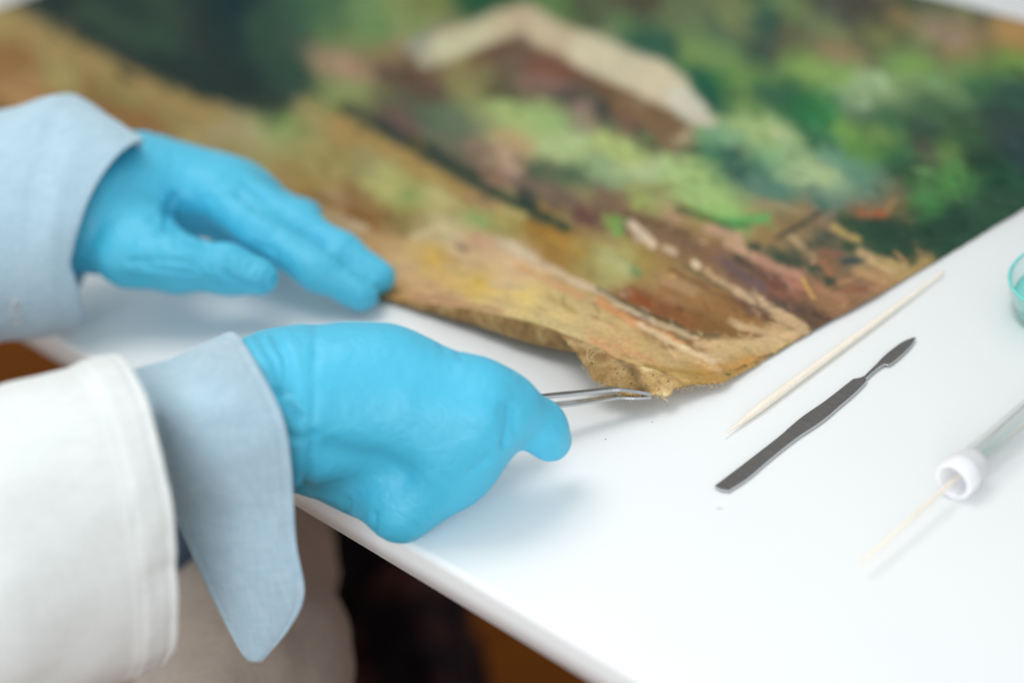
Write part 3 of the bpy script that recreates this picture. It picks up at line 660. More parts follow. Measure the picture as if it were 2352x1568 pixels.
# frayed, slightly uneven cut along the right edge
jj = .0009 * vnoise(np.stack([T * 0, T, T * 0], 1), .006, 5) + .0008 * vnoise(np.stack([T * 0, T, T * 0], 1), .0018, 6)
near = np.exp(-(S / .003) ** 2)
jj = jj * (.2 + .8 * np.exp(-T / .12))
G -= ES * (jj[None, :, None] * near[:, None, None])
Vp = G.reshape(-1, 3)
x, y = measured(Vp)
colp = paint_colours(x, y)

M_paint = Mat('oil_paint', (.5, .4, .3), .62)
M_paint.b.inputs['Specular IOR Level'].default_value = .03
at_ = M_paint.n('ShaderNodeAttribute', attribute_name='paint')
v = M_paint.coord((1, 1, 1), rot=(0, 0, math.radians(55.3)))
mp = M_paint.n('ShaderNodeMapping'); mp.inputs['Scale'].default_value = (45, 130, 60); M_paint.l(v, mp.inputs['Vector'])
nA = M_paint.noise(mp.outputs[0], 1.0, 5, .6); nB = M_paint.noise(M_paint.coord(), 420, 4, .6)
tA = M_paint.ramp(nA, [(.32, (.86, .86, .88)), (.5, (1, 1, 1)), (.70, (1.12, 1.10, 1.06))])
tB = M_paint.ramp(nB, [(.34, (.82, .82, .80)), (.5, (1, 1, 1)), (.68, (1.15, 1.13, 1.08))])
c = M_paint.mix(1.0, at_.outputs['Color'], tA, 'MULTIPLY'); c = M_paint.mix(.8, c, tB, 'MULTIPLY')
M_paint.base(c)
wv = M_paint.n('ShaderNodeTexWave', wave_type='BANDS', bands_direction='X', Scale=260.0, Distortion=.8)
wv2 = M_paint.n('ShaderNodeTexWave', wave_type='BANDS', bands_direction='Y', Scale=260.0, Distortion=.8)
M_paint.l(v, wv.inputs['Vector']); M_paint.l(v, wv2.inputs['Vector'])
ad = M_paint.n('ShaderNodeMath', operation='ADD'); M_paint.l(wv.outputs[1], ad.inputs[0]); M_paint.l(wv2.outputs[1], ad.inputs[1])
p = M_paint.bump(nB, .35, .0006); p = M_paint.bump(nA, .3, .0015, p); M_paint.bump(ad.outputs[0], .2, .0002, p)

po = mesh_obj('paint_layer', Vp, grid_faces(NS, NT), M_paint, painting, thick=.0007)
ca_ = po.data.color_attributes.new('paint', 'FLOAT_COLOR', 'POINT')
ca_.data.foreach_set('color', np.c_[np.clip(colp * (1.00, .97, .98) - .009, .004, 1), np.ones(len(colp))].astype(np.float32).reshape(-1))

# bare linen of the turned margin
M_linen = Mat('bare_linen', lin('a8854f'), .85)
v = M_linen.coord((1, 1, 1), rot=(0, 0, math.radians(40)))
wv = M_linen.n('ShaderNodeTexWave', wave_type='BANDS', bands_direction='X', Scale=620.0, Distortion=1.0)
wv2 = M_linen.n('ShaderNodeTexWave', wave_type='BANDS', bands_direction='Z', Scale=680.0, Distortion=1.0)
M_linen.l(v, wv.inputs['Vector']); M_linen.l(v, wv2.inputs['Vector'])
ml = M_linen.n('ShaderNodeMath', operation='MULTIPLY'); M_linen.l(wv.outputs[1], ml.inputs[0]); M_linen.l(wv2.outputs[1], ml.inputs[1])
nA = M_linen.noise(M_linen.coord(), 90, 5, .6); nB = M_linen.noise(M_linen.coord(), 700, 3, .6); nC = M_linen.noise(M_linen.coord(), 330, 2, .5)
tb = M_linen.ramp(nA, [(.3, lin('84653c')), (.48, lin('ac8650')), (.68, lin('cfb17c'))])
tb = M_linen.mix(.7, tb, M_linen.ramp(ml.outputs[0], [(0, (.72, .70, .66)), (.5, (1.1, 1.1, 1.08))]), 'MULTIPLY')
tb = M_linen.mix(1.0, tb, M_linen.ramp(nB, [(.35, (.82, .82, .80)), (.6, (1.08, 1.08, 1.06))]), 'MULTIPLY')
tb = M_linen.mix(1.0, tb, M_linen.ramp(nC, [(.26, (.30, .32, .22)), (.32, (1, 1, 1))]), 'MULTIPLY')
at2 = M_linen.n('ShaderNodeAttribute', attribute_name='stain_lit')
tb = M_linen.mix(1.0, tb, at2.outputs['Color'], 'MULTIPLY')
M_linen.base(tb)
p = M_linen.bump(ml.outputs[0], .6, .0004); M_linen.bump(nB, .5, .0005, p)

def margin(name, up, lo, nu, nv, seed, belly, stain_lit=None, jag=.0005, jag_up=0):
    A = curve3(up, nu); B = curve3(lo, nu); tt = np.linspace(0, 1, nv)
    nr = np.random.default_rng(seed)
    j = jag * (vnoise(np.stack([np.arange(nu) * .35, np.zeros(nu), np.zeros(nu)], 1), 1, seed) + vnoise(np.stack([np.arange(nu) * .1, np.zeros(nu), np.zeros(nu)], 1), 1, seed + 1))
    P = A[:, None] * (1 - tt[None, :, None]) + B[:, None] * tt[None, :, None]
    dirn = (B - A) / (np.linalg.norm(B - A, axis=1)[:, None] + 1e-9)
    P += dirn[:, None] * (j[:, None, None] * (tt[None, :, None] ** 3))
    outw = -ET * .8 + np.array([0, 0, .5])
    P += outw * (belly * np.sin(math.pi * tt) ** 1.0)[None, :, None] * np.minimum(1, np.linalg.norm(B - A, axis=1) / .012)[:, None, None]
    P = P.reshape(-1, 3)
    P += outw * (.0005 * vnoise(P, .006, seed + 3))[:, None]
    o = mesh_obj(name, P, grid_faces(nu, nv), M_linen, painting, thick=.0008)
    x, y = measured(P); cc = np.ones((len(P), 3))
    if stain_lit: cc = stain_lit(x, y, cc)
    at_c = o.data.color_attributes.new('stain_lit', 'FLOAT_COLOR', 'POINT')
    at_c.data.foreach_set('color', np.c_[cc, np.ones(len(cc))].astype(np.float32).reshape(-1))
    return o
margin('turned_margin',
       [(870, 676, .0028), (950, 692, .0065), (1020, 702, .0105), (1091, 712, .0135), (1157, 727, .0165), (1218, 740, .019), (1262, 754, .0205), (1300, 771, .021), (1340, 788, .020)],
       [(870, 684, .002), (950, 708, .0035), (1020, 727, .005), (1091, 747, .0065), (1168, 773, .0078), (1245, 795, .0088), (1290, 805, .0095), (1315, 809, .0105), (1345, 812, .012)],
       260, 24, 31, .0015)
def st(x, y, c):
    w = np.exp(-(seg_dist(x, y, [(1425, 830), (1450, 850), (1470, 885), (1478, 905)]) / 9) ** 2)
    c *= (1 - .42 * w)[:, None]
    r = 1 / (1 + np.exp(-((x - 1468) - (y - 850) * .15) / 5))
    c *= 1 + r[:, None] * np.array([.50, .64, .88])  # lit facet painted in: right part of the flap lightened in the colour
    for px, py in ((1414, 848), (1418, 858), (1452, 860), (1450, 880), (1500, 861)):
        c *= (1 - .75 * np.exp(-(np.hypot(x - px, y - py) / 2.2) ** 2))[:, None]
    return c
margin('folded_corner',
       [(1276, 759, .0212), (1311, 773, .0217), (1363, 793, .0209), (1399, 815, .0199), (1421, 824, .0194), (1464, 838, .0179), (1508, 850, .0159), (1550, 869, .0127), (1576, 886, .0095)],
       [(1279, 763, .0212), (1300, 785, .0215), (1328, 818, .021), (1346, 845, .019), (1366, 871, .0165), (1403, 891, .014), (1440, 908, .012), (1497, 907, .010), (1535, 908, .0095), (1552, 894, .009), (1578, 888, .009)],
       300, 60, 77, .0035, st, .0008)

# loose linen threads and frays
M_thread = Mat('linen_thread', lin('cbb487'), .9)
def thread(pts, r=.00022, wob=.0006, n=24):
    P = spline([at(*p) for p in pts], n)
    P = P + wob * np.stack([vnoise(P + k, .003, 50 + k) for k in range(3)], 1)
    V_, F_ = tube(P, np.full(n, r), 6, cap=True)
    mesh_obj('loose_thread', V_, F_, M_thread, painting)
for t in ([(1352, 800, .0235), (1348, 812, .025), (1354, 828, .024), (1366, 830, .0235)], [(1350, 818, .025), (1362, 808, .0255), (1380, 806, .0245), (1390, 812, .023)],
          [(1356, 798, .023), (1366, 794, .0235), (1376, 800, .022)], [(1349, 812, .025), (1352, 800, .0245), (1372, 798, .0235)], [(1355, 822, .025), (1372, 808, .025), (1384, 803, .024)],
          [(1352, 830, .022), (1358, 822, .025), (1364, 834, .022)],
          [(1517, 903, .010), (1526, 912, .009), (1534, 922, .008)], [(1515, 905, .010), (1524, 914, .009), (1531, 918, .008)],
          [(1440, 905, .011), (1446, 922, .009), (1456, 915, .009)], [(1425, 908, .011), (1432, 916, .010), (1440, 912, .010)]):
    thread(t)
rr = random.Random(4)
lo = [(1340, 838, .019), (1366, 873, .0165), (1403, 893, .014), (1440, 910, .012), (1500, 908, .010), (1536, 908, .0095), (1553, 894, .009), (1600, 886, .0085), (1650, 882, .006), (1700, 858, .004), (1760, 826, .003)]
base = curve3(lo, 90)
Vf, Ff = [], []
for i in range(90):
    for q in range(2):
        p = base[i] + np.array([rr.uniform(-.001, .001), rr.uniform(-.001, .001), rr.uniform(-.0006, .0006)])
        d = (-ET * rr.uniform(.3, 1) + ES * rr.uniform(-1, 1)) * rr.uniform(.0008, .002) + np.array([0, 0, rr.uniform(-.0008, .0006)])
        V_, F_ = tube([p, p + d * .5, p + d + [0, 0, -.0003]], [.00016, .00014, .00006], 4)
        Ff += [tuple(k + len(Vf) for k in f) for f in F_]; Vf += V_
mesh_obj('frayed_edge', Vf, Ff, M_thread, painting, kind='stuff')
# ------------------------------------------------------------------ tools
def extrude(name, outline, z0, z1, mat, parent, bevel=.0004, taper=0):
    """flat tool part from a measured closed outline, standing between two heights"""
    top = [at(px, py, z1) for px, py in outline]
    c = sum(top) / len(top); n = len(top)
    bot = [np.array([p[0], p[1], z0]) for p in top]
    V_ = bot + top
    F_ = [tuple(range(n))[::-1], tuple(range(n, 2 * n))] + [(i, (i + 1) % n, n + (i + 1) % n, n + i) for i in range(n)]
    o = mesh_obj(name, V_, F_, mat, parent, smooth=False)
    o.data.materials.append(M_steel.m)
    for pf in o.data.polygons:
        if abs(pf.normal.z) < .5: pf.material_index = 1  # brighter steel on the sides stands for the white table's reflection
    b = o.modifiers.new('bevel', 'BEVEL'); b.width = bevel; b.segments = 3; b.limit_method = 'ANGLE'; b.angle_limit = math.radians(50)
    return o
def zz(pts):                          # outline measured on an enlarged crop
    return [(1607.8 + px * .2563, 746.5 + py * .2563) for px, py in pts]

knife = empty('spatula_knife', at(1870, 950), 'grey steel spatula with pointed leaf blade lying flat on the white table', 'spatula')
L = spline([(130, 1436), (400, 1232), (700, 1000), (800, 912), (900, 828), (1000, 757), (1100, 690), (1230, 590), (1372, 478)], 26)
Rr = spline([(1480, 512), (1380, 612), (1250, 722), (1150, 810), (1050, 885), (950, 950), (850, 1018), (640, 1185), (420, 1372), (255, 1478)], 26)
extrude('handle', zz([tuple(p) for p in L] + [(1400, 474), (1440, 466), (1466, 452), (1488, 466), (1494, 488)] + [tuple(p) for p in Rr] + [(190, 1466)]), .0004, .0021, M_knife, knife, .0003)
nk = zz([(1466, 452), (1520, 400), (1592, 330), (1620, 330), (1650, 345), (1600, 375), (1540, 425), (1490, 470)])
extrude('neck', nk, .0006, .0023, M_knife, knife, .0006)
bl = [tuple(p) for p in spline([(1588, 334), (1640, 280), (1700, 228), (1770, 175), (1830, 138), (1890, 114), (1936, 104)], 18)] + \
     [tuple(p) for p in spline([(1930, 118), (1900, 168), (1850, 222), (1800, 270), (1740, 320), (1692, 352)], 14)] + [(1660, 346), (1640, 348)]
extrude('blade', zz(bl), .0009, .0021, M_knife, knife, .0004)

# pointed wooden stick
P = spline([at(1664, 998, .0022), at(1760, 925, .0026), at(1900, 821, .0027), at(2050, 711, .0025), at(2166, 625, .0020)], 90)
q = np.linspace(0, 1, 90)
rad = .00235 * np.clip((q / .15), .12, 1) ** .8 * np.clip(((1 - q) / .75), .12, 1) ** .45
V_, F_ = tube(P, rad, 20, flat=.85)
o = mesh_obj('wooden_stick', V_, F_, M_wood)
tag(o, 'pale pointed wooden stick lying between the painting and the steel spatula', 'wooden stick')

# tweezers, gripping the canvas corner
tw = empty('tweezers', at(1240, 920, .02), 'shiny steel tweezers with bent tips gripping the frayed canvas corner', 'tweezers')
def arm(cl, w, thick, inner=None):
    P = spline([at(*c) for c in cl], 60)
    wid = np.interp(np.linspace(0, 1, 60), [0, .45, .80, .97, 1], w)
    T_ = np.gradient(P, axis=0); T_ /= np.linalg.norm(T_, axis=1)[:, None]
    side = np.array(ET) * .55 - np.array([_f[0], _f[1], 0]) * .8; V_ = []
    for p, t, w_ in zip(P, T_, wid):
        a = side - t * (side @ t); a /= np.linalg.norm(a); b = np.cross(t, a)
        for cx, cy in ((-1, -1), (1, -1), (1, 1), (-1, 1)): V_.append(p + a * cx * w_ / 2 + b * cy * thick / 2)
    F_ = grid_faces(60, 4, True) + [(3, 2, 1, 0), tuple(236 + k for k in range(4))]
    o = mesh_obj('arm', V_, F_, M_steel, tw, smooth=False)
    if inner is not None:             # inside face darkened: reflected dark between the arms put into the colour
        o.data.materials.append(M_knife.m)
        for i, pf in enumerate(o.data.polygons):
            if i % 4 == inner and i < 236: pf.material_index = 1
    b = o.modifiers.new('bevel', 'BEVEL'); b.width = .00025; b.segments = 2; b.limit_method = 'ANGLE'
    return o
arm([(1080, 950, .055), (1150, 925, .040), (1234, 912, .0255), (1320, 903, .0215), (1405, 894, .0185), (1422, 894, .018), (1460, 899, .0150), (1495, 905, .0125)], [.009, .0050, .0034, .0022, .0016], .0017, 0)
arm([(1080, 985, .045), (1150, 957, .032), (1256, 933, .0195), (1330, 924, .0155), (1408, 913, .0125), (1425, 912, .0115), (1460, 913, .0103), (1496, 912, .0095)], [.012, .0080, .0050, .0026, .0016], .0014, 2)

# test tube with cap, swab, petri dish
tdir = (at(2352, 967, .0095) - at(2190, 1105, .0095)); tdir /= np.linalg.norm(tdir)
tu = empty('test_tube', at(2200, 1090), 'clear glass test tube with an open white plastic cap lying on its side', 'test tube')
TZ = .0098
cm = at(2187, 1107, TZ)               # mouth of the cap
perp = np.cross(tdir, [0, 0, 1]); perp /= np.linalg.norm(perp)
def ring_loft(prof_, name, mat, parent, seg=40, org=cm):
    V_ = []
    for a, r in prof_:
        for k in range(seg):
            th = 2 * math.pi * k / seg
            V_.append(org + tdir * a + perp * r * math.cos(th) + np.array([0, 0, 1]) * r * math.sin(th))
    return mesh_obj(name, V_, grid_faces(len(prof_), seg, True), mat, parent)
ring_loft([(.018, .0066), (.008, .0070), (.0006, .0074), (0, .0079), (.0002, .0090), (.001, .0095), (.0085, .0097), (.0092, .0094), (.0096, .0089), (.0150, .0087), (.0153, .0084), (.018, .0082), (.018, .0066)], 'cap', M_cap, tu)
ring_loft([(.012, .0080), (.13, .0081), (.137, .0068), (.140, .0034), (.1406, .0002), (.1396, .0002), (.1390, .0028), (.1362, .0058), (.130, .0070), (.012, .0069), (.012, .0080)], 'glass_body', M_glass, tu)
a0 = at(1982, 1288, .0085); a1 = cm + tdir * .012 + np.array([0, 0, .0005]); a2 = cm + tdir * .10 + np.array([0, 0, -.0035])
V_, F_ = tube([a0, a0 * .5 + a1 * .5, a1, a1 * .5 + a2 * .5, a2], [.0009, .0010, .0011, .0011, .0011], 12)
sw = empty('wooden_swab', a0, 'thin wooden swab stick resting inside the glass tube and poking out of its cap', 'swab')
mesh_obj('stick', V_, F_, M_wood, sw)
M_cotton = Mat('cotton_wool', (.9, .88, .85), .95)
d_ = (a2 - a1) / np.linalg.norm(a2 - a1)
V_, F_ = tube([a2 - d_ * .010, a2 - d_ * .006, a2, a2 + d_ * .004], [.0012, .0026, .0028, .0008], 14)
mesh_obj('cotton_tip', V_, F_, M_cotton, sw)

M_rim = Mat('teal_rim', (.16, .68, .63), .1)
pd = empty('petri_dish', at(2400, 700), 'round glass petri dish of teal liquid at the right end of the table', 'petri dish')
pc = at(2329, 738, 0) + _h * math.cos(0) * .0455 + np.array([.0, .004, 0])
def lathe(prof_, name, mat, parent, c, seg=96):
    V_ = [c + np.array([r * math.cos(2 * math.pi * k / seg), r * math.sin(2 * math.pi * k / seg), z]) for r, z in prof_ for k in range(seg)]
    return mesh_obj(name, V_, grid_faces(len(prof_), seg, True), mat, parent)
lathe([(.0001, .0004), (.0440, .0004), (.0448, .0012), (.0450, .0170), (.0446, .0176), (.0438, .0176), (.0434, .0168), (.0432, .0022), (.0425, .0018), (.0001, .0018)], 'glass_dish', M_tealglass, pd, pc)
lathe([(.0436, .0172), (.0440, .0180), (.0448, .0181), (.0454, .0176), (.0450, .0168), (.0442, .0168), (.0436, .0172)], 'rim', M_rim, pd, pc)
lathe([(.0001, .0019), (.0424, .0019), (.04315, .0026), (.04315, .0072), (.0425, .0069), (.0001, .0069)], 'liquid', M_liquid, pd, pc)

# crumbs and fibres that have come off the canvas
rr = random.Random(11)
Vc, Fc = [], []
for i in range(6):
    px, py = rr.uniform(1380, 1640), rr.uniform(915, 1010)
    if i > 6: px, py = rr.uniform(1550, 2250), rr.uniform(800, 1450)
    c = at(px, py, .0004); r = rr.uniform(.00012, .0003)
    V_, F_ = tube([c + [-r, 0, 0], c + [0, r * rr.uniform(-1, 1), 0], c + [r * 1.6, r * rr.uniform(-1, 1), 0]], [r * .3, r, r * .3], 6, flat=.5)
    Fc += [tuple(k + len(Vc) for k in f) for f in F_]; Vc += V_
for i in range(1):
    px, py = rr.uniform(1400, 1900), rr.uniform(930, 1300); a = rr.uniform(0, 6.28)
    P = np.array([at(px + t * math.cos(a) * 14 + 3 * math.sin(t * 3), py + t * math.sin(a) * 8, .0003) for t in np.linspace(0, 1, 8)])
    V_, F_ = tube(P, np.full(8, .00008), 5)
    Fc += [tuple(k + len(Vc) for k in f) for f in F_]; Vc += V_
o = mesh_obj('paint_crumbs', Vc, Fc, M_linen, kind='stuff')
tag(o, 'tiny brown crumbs and fibres scattered on the white table below the lifted corner', 'crumbs')
# ------------------------------------------------------------------ the person
person = empty('person', at(300, 1200, 0), 'person in white coat and blue shirt cuffs, blue gloved hands handling the canvas and tweezers', 'person')
A = at
def g(*c): return A(*c)
# --- left hand, palm down, fingertips holding the canvas edge
lh = [
 (.016, .010, [  # forearm, wrist, back of the hand, thenar
   (g(110, 520, .064), g(215, 480, .062), .024, .0255), (g(215, 470, .064), g(300, 440, .064), .0260, .023),
   (g(215, 540, .050), g(330, 560, .048), .0210, .0180),
   (g(330, 420, .062), g(470, 440, .056), .0225, .0130), (g(320, 400, .062), g(520, 420, .055), .021, .0130),
   (g(320, 385, .060), g(560, 425, .048), .0180, .0120), (g(330, 420, .055), g(590, 450, .040), .0160, .0110),
   (g(330, 560, .046), g(400, 605, .042), .018, .0135), (g(400, 490, .040), g(540, 505, .034), .0125, .0115),
 ]),
 (.006, .007, [(g(470, 437, .056), g(600, 538, .041), .0132, .0120), (g(600, 538, .041), g(728, 620, .0262), .0120, .0112), (g(728, 620, .0262), g(832, 678, .0130), .0112, .0092)]),
 (.006, .0085, [(g(520, 425, .055), g(680, 512, .038), .0125, .0112), (g(680, 512, .038), g(786, 580, .0245), .0112, .0106), (g(786, 580, .0245), g(872, 638, .0130), .0106, .0090)]),
 (.006, .005, [(g(560, 425, .046), g(700, 500, .026), .0105, .0090), (g(700, 500, .026), g(640, 560, .012), .0090, .0082)]),
 (.006, .005, [(g(500, 460, .036), g(590, 520, .026), .0105, .0092), (g(590, 520, .026), g(570, 565, .012), .0092, .0082)]),
 (.006, .005, [(g(440, 470, .036), g(520, 530, .022), .0100, .0085), (g(520, 530, .022), g(510, 556, .012), .0085, .0078)]),
 (.008, .009, [(g(290, 590, .046), g(420, 606, .042), .0170, .0142), (g(420, 606, .042), g(520, 618, .037), .0140, .0130), (g(520, 618, .037), g(594, 635, .033), .0130, .0108)]),
]
cr1 = [([(400, 455), (386, 490), (384, 520)], 10, .0032), ([(414, 470), (406, 500), (400, 530)], 5, .0012), ([(345, 505), (375, 480)], 5, .0006), ([(355, 535), (380, 520)], 5, .0006), ([(358, 500), (366, 540)], 4, .0005),
       ([(548, 442), (572, 462), (582, 474)], 6, .0024), ([(562, 424), (590, 440), (610, 452)], 5, .0014), ([(500, 430), (560, 455)], 6, .0006), ([(590, 472), (620, 486), (650, 482)], 5, .0010),
       ([(585, 472), (615, 492), (718, 545), (800, 615), (862, 660)], 5, .0011), ([(640, 440), (700, 480)], 5, .0006), ([(655, 450), (660, 480)], 4, .0004),
       ([(520, 622), (530, 640), (560, 655), (610, 660)], 7, .0014), ([(470, 560), (480, 590)], 5, .0005), ([(525, 600), (540, 622)], 5, .0007), ([(555, 600), (545, 625)], 4, .0005), ([(580, 605), (566, 630)], 4, .0005),
       ([(600, 610), (588, 636)], 4, .0005), ([(620, 618), (605, 645)], 4, .0006), ([(632, 640), (614, 668)], 4, .0006),
       ([(300, 600), (380, 598), (440, 604)], 8, .0008), ([(450, 610), (470, 640), (500, 655)], 6, .0008), ([(470, 595), (484, 625)], 5, .0006), ([(635, 590), (650, 612), (668, 628)], 5, .0010), ([(655, 590), (670, 612)], 4, .0007),
       ([(590, 560), (640, 580)], 5, .0006), ([(400, 560), (480, 566), (560, 582), (636, 612)], 4, .0010), ([(290, 640), (430, 650), (540, 662)], 6, .0008), ([(330, 612), (440, 630)], 6, .0006)]
build_hand('glove', lh, M_glove, person, cr1, seed=3)
# --- right hand, standing on its edge, back towards the camera, pinching the tweezers
rh = [
 (.024, .010, [
   (g(520, 960, .068), g(620, 950, .070), .024, .028), (g(640, 930, .074), g(880, 862, .076), .030, .0200),
   (g(840, 864, .076), g(1090, 903, .064), .0180, .0136), (g(700, 900, .072), g(1110, 940, .060), .024, .0135),
   (g(700, 960, .062), g(1090, 1000, .048), .0230, .0130), (g(720, 1000, .040), g(1030, 1045, .036), .018, .0120),
 ]),
 (.008, .010, [(g(1090, 900, .066), g(1178, 938, .054), .0138, .0125), (g(1178, 938, .054), g(1240, 978, .038), .0125, .0112), (g(1240, 978, .038), g(1262, 1012, .027), .0112, .0102)]),
 (.008, .008, [(g(1105, 945, .060), g(1135, 985, .042), .0125, .0110), (g(1135, 985, .042), g(1105, 1030, .022), .0110, .0095)]),
 (.006, .010, [(g(1085, 1005, .048), g(1085, 1045, .032), .0125, .0110), (g(1085, 1045, .032), g(1030, 1100, .018), .0110, .0095)]),
 (.012, .022, [(g(1030, 1050, .036), g(1020, 1095, .028), .0130, .0125), (g(1020, 1095, .028), g(955, 1155, .018), .0120, .0105), (g(955, 1155, .018), g(925, 1190, .013), .0105, .0088)]),
 (.010, .016, [(g(720, 1045, .032), g(820, 1100, .018), .018, .0150), (g(820, 1100, .018), g(900, 1165, .015), .0150, .0120)]),
 # thumb on the far side
 (.008, .010, [(g(860, 850, .060), g(1050, 880, .045), .0130, .0110), (g(1080, 900, .042), g(1190, 945, .030), .0110, .0085)]),
]
cr2 = [([(722, 1000), (715, 1060), (700, 1120)], 12, .0026), ([(630, 770), (655, 820), (665, 900)], 13, .0024), ([(590, 765), (630, 830), (650, 900)], 10, .0018), ([(725, 740), (722, 900), (716, 1000)], 9, .0006),
       ([(1172, 930), (1170, 980), (1158, 1020)], 9, .0024), ([(1187, 935), (1183, 990)], 6, .0010), ([(1155, 930), (1156, 990)], 7, .0008), ([(1145, 940), (1142, 990)], 7, .0005),
       ([(760, 1040), (850, 1060), (920, 1090)], 34, .0036), 
       ([(800, 1150), (792, 1205)], 5, .0011), ([(860, 1180), (858, 1225)], 5, .0011), ([(745, 1130), (738, 1175)], 5, .0004), ([(1120, 1050), (1080, 1085)], 9, .0016),
       ([(640, 900), (690, 960)], 10, .0014), ([(650, 1000), (700, 1010)], 9, .0012), ([(1052, 806), (1060, 822)], 5, .0008), ([(1010, 788), (1022, 806)], 5, .0006)]
build_hand('glove', rh, M_glove, person, cr2, h=.0012, seed=9, film=.0, relax=5)

# --- cloth: lofted tubes from measured upper and lower silhouettes
def loft(name, secs, mat, bulge=(0, 0), nseg=84, nlen=100, folds=.0015, fs=.03, seed=0, thick=.0012, parent=person, edge=.0):
    up = spline([np.r_[s[0]] for s in secs], nlen); lo_ = spline([np.r_[s[1]] for s in secs], nlen)
    qq = np.linspace(0, 1, nlen)
    dr = np.interp(qq, np.linspace(0, 1, len(secs)), [s[2] for s in secs]); bl = np.interp(qq, [0, 1], bulge)
    Pa = np.array([at(*a) for a in up]); Pb = np.array([at(*b) for b in lo_]); C_ = (Pa + Pb) / 2
    td = C_[-1] - C_[0]; td /= np.linalg.norm(td)
    V_ = []
    for c, pa, r, b in zip(C_, Pa, dr, bl):
        ax = pa - c
        vw = c - CAMP; vw /= np.linalg.norm(vw); vw = vw - ax * (vw @ ax) / (ax @ ax); vw /= np.linalg.norm(vw)
        for k in range(nseg):
            th = 2 * math.pi * k / nseg
            V_.append(c + ax * math.cos(th) - vw * r * math.sin(th) + td * b * (max(math.sin(th), 0) * (1 + .25 * math.cos(th)) * (1 - .7 * min(1, max(0, (-.25 - math.cos(th)) / .6))) + (.8 * max(-math.sin(th), 0) * max(-math.cos(th), 0)) if b < 0 else math.sin(th)))
    V_ = np.array(V_)
    o = mesh_obj(name, V_, grid_faces(nlen, nseg, True), mat, parent)
    N = np.zeros(len(V_) * 3); o.data.vertices.foreach_get('normal', N); N = N.reshape(-1, 3)
    d = folds * vnoise(V_, fs, seed) + .35 * folds * vnoise(V_, fs / 3, seed + 1)
    if edge:                              # hem: a doubled, slightly proud band along the open end
        s_ = np.repeat(qq, nseg); d += edge * (1 / (1 + np.exp(-(s_ - .925) / .003)) - .6 * np.exp(-((s_ - .933) / .005) ** 2) - .5 * np.exp(-((s_ - .985) / .005) ** 2)); d += np.where(s_ > .93, .0007 * vnoise(V_ * [1, .3, 1], .008, seed + 7), 0)
    sg = -1 if ((V_ - V_.mean(0)) * N).sum() < 0 else 1
    V_ = V_ + sg * N * d[:, None]
    o.data.vertices.foreach_set('co', V_.reshape(-1)); o.data.update()
    if thick:
        md = o.modifiers.new('thickness', 'SOLIDIFY'); md.thickness = thick; md.offset = 0
    return o
# left cuff: (top x,y,z), (bottom x,y,z), half depth
cuff = loft('shirt_cuff', [((-330, 330, .11), (-300, 860, .020), .045), ((-120, 290, .115), (-120, 810, .014), .046), ((20, 252, .118), (0, 786, .010), .047), ((100, 226, .120), (70, 780, .008), .047),
                    ((150, 214, .120), (130, 768, .008), .046), ((190, 226, .116), (160, 758, .008), .046), ((255, 270, .108), (180, 750, .008), .044), ((330, 322, .098), (190, 738, .009), .036)],
            M_chambray, bulge=(0, -.020), folds=.0016, seed=5)
# buttonhole on the left cuff
P = []
cx, cy = 36, 716
for k in range(25):
    a = 2 * math.pi * k / 24
    P.append(at(cx + 7 * math.cos(a), cy + 27 * math.sin(a), .0))
# lay it on the cuff surface: nearest cuff vertex in measured position, moved out a little
cv = np.zeros(len(cuff.data.vertices) * 3); cuff.data.vertices.foreach_get('co', cv); cv = cv.reshape(-1, 3)
mx, my = measured(cv); dep = (cv - CAMP) @ _f
def on_cuff(px, py, lift=.0014):
    d2 = (mx - px) ** 2 + (my - py) ** 2 + (dep - dep.min()) * 3000
    i = np.argsort(d2)[:1][0]
    d = _f * FPX + _r * (px - 1176) - _u * (py - 784); d = d / (d @ _f)
    return CAMP + d * (dep[i] - lift)
P = np.array([on_cuff(cx + 7 * math.cos(2 * math.pi * k / 24), cy + 27 * math.sin(2 * math.pi * k / 24)) for k in range(25)])
P = np.array([P[k] for k in range(25)]); P += (P.mean(0) - P) * .0
V_, F_ = tube(P, np.full(25, .0006), 8)
bh = mesh_obj('buttonhole', V_, F_, M_stitch, cuff)

# right coat sleeve
loft('coat_sleeve', [((-900, 1260, .10), (-700, 2100, -.05), .060), ((-500, 1130, .115), (-420, 1900, -.04), .060), ((-200, 1015, .125), (-160, 1700, -.03), .060), ((0, 940, .130), (20, 1600, -.022), .060),
                     ((120, 897, .130), (140, 1552, -.02), .059), ((220, 866, .128), (250, 1518, -.02), .058), ((285, 848, .125), (340, 1492, -.02), .056)],
     M_coat, bulge=(.0, .0165), nlen=260, nseg=120, folds=.0040, fs=.06, seed=15, thick=.0016, edge=.0014)

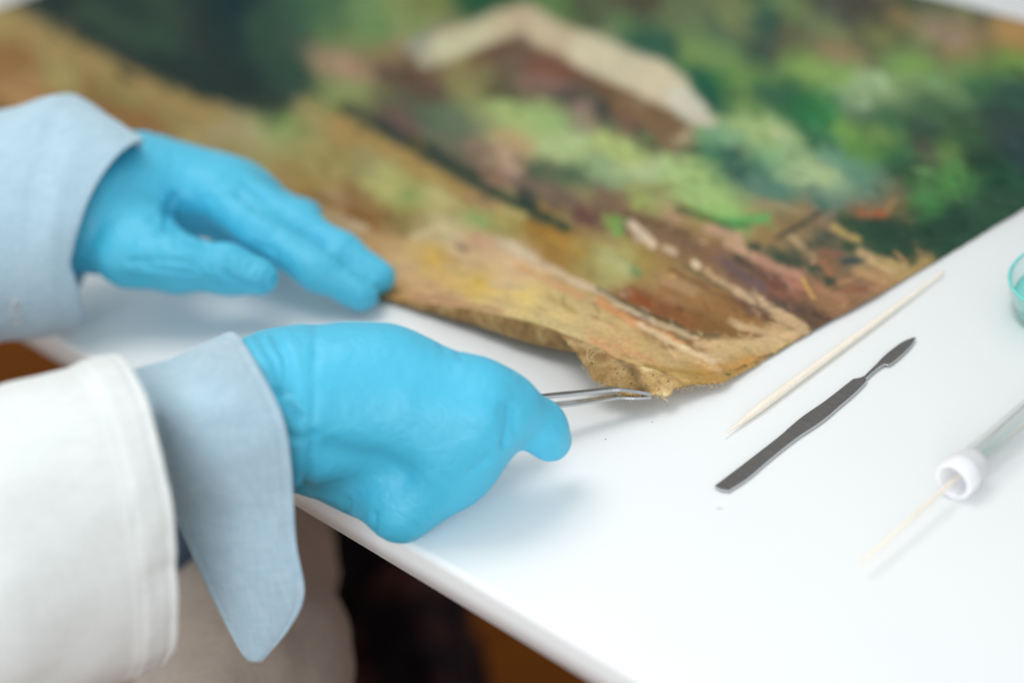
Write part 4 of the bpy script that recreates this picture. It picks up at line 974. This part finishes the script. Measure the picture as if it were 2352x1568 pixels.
# right shirt cuff: unbuttoned, wrapped over the wrist, its pointed corner hanging off the table
def sheet(name, left, right, mat, nu, nv, belly, folds, seed, back=None, thick=.0014, parent=person):
    L_ = curve3(left, nu); R2 = curve3(right, nu); q = np.linspace(0, 1, nv)
    P = L_[:, None] * (1 - q)[None, :, None] + R2[:, None] * q[None, :, None]
    cv = CAMP - P.mean((0, 1)); cv /= np.linalg.norm(cv)
    s = np.linspace(0, 1, nu)
    P += cv * (belly * np.sin(math.pi * q)[None, :] * (.3 + .7 * np.sin(math.pi * np.clip(s * 1.0, 0, 1)))[:, None])[..., None]
    P = P.reshape(-1, 3)
    qg = np.tile(q, nu)
    P += -cv * (.0006 * (np.exp(-((qg - .07) / .016) ** 2) + np.exp(-((qg - .93) / .016) ** 2)))[:, None]
    P += cv * (folds * vnoise(P, .035, seed) + .3 * folds * vnoise(P, .012, seed + 1))[:, None]
    o = mesh_obj(name, P, grid_faces(nu, nv), mat, parent)
    md = o.modifiers.new('thickness', 'SOLIDIFY'); md.thickness = thick; md.offset = 0
    return o
sheet('shirt_cuff',
      [(330, 960, .055), (300, 905, .085), (285, 870, .108), (300, 856, .112), (345, 950, .104), (372, 1050, .082), (385, 1130, .060), (402, 1185, .042), (478, 1350, .005), (545, 1480, -.026), (572, 1516, -.034)],
      [(560, 900, .055), (530, 830, .085), (500, 790, .104), (540, 766, .108), (602, 860, .105), (650, 960, .090), (668, 1060, .070), (674, 1150, .050), (681, 1250, .028), (699, 1362, .004), (666, 1440, -.014), (600, 1518, -.034)],
      M_chambray, 150, 60, .010, .0018, 41, thick=.0009)

# beige trousers and the dark shirt hem, in the shade below the table
def limb(name, pts, rad, mat, folds, seed, flat=1.0):
    P = spline([at(*p) for p in pts], 70); r = np.interp(np.linspace(0, 1, 70), np.linspace(0, 1, len(rad)), rad)
    V_, F_ = tube(P, r, 64, flat=flat); V_ = np.array(V_); c = np.repeat(P, 64, 0); n = V_ - c; n /= np.linalg.norm(n, axis=1)[:, None] + 1e-9
    T_ = P[-1] - P[0]; T_ /= np.linalg.norm(T_)
    st_ = V_ + T_ * ((V_ @ T_)[:, None]) * -.55
    V_ = V_ + n * (folds * vnoise(st_, .035, seed) + .4 * folds * vnoise(st_, .014, seed + 1))[:, None]
    return mesh_obj(name, V_, F_, mat, person)
limb('trouser_leg', [(520, 900, -.24), (500, 1100, -.22), (530, 1300, -.20), (560, 1500, -.19), (520, 1800, -.19), (420, 2200, -.19)], [.05, .056, .060, .062, .070, .08], M_trousers, .009, 61)
limb('trouser_leg', [(330, 1250, -.27), (300, 1400, -.25), (330, 1600, -.23), (300, 1900, -.22), (240, 2200, -.22)], [.05, .060, .068, .075, .08], M_trousers, .009, 67)
limb('shirt_hem', [(260, 1120, -.12), (350, 1190, -.12), (420, 1230, -.125), (462, 1275, -.13)], [.030, .030, .027, .018], M_navy, .003, 71)

# dark patterned seat under the table
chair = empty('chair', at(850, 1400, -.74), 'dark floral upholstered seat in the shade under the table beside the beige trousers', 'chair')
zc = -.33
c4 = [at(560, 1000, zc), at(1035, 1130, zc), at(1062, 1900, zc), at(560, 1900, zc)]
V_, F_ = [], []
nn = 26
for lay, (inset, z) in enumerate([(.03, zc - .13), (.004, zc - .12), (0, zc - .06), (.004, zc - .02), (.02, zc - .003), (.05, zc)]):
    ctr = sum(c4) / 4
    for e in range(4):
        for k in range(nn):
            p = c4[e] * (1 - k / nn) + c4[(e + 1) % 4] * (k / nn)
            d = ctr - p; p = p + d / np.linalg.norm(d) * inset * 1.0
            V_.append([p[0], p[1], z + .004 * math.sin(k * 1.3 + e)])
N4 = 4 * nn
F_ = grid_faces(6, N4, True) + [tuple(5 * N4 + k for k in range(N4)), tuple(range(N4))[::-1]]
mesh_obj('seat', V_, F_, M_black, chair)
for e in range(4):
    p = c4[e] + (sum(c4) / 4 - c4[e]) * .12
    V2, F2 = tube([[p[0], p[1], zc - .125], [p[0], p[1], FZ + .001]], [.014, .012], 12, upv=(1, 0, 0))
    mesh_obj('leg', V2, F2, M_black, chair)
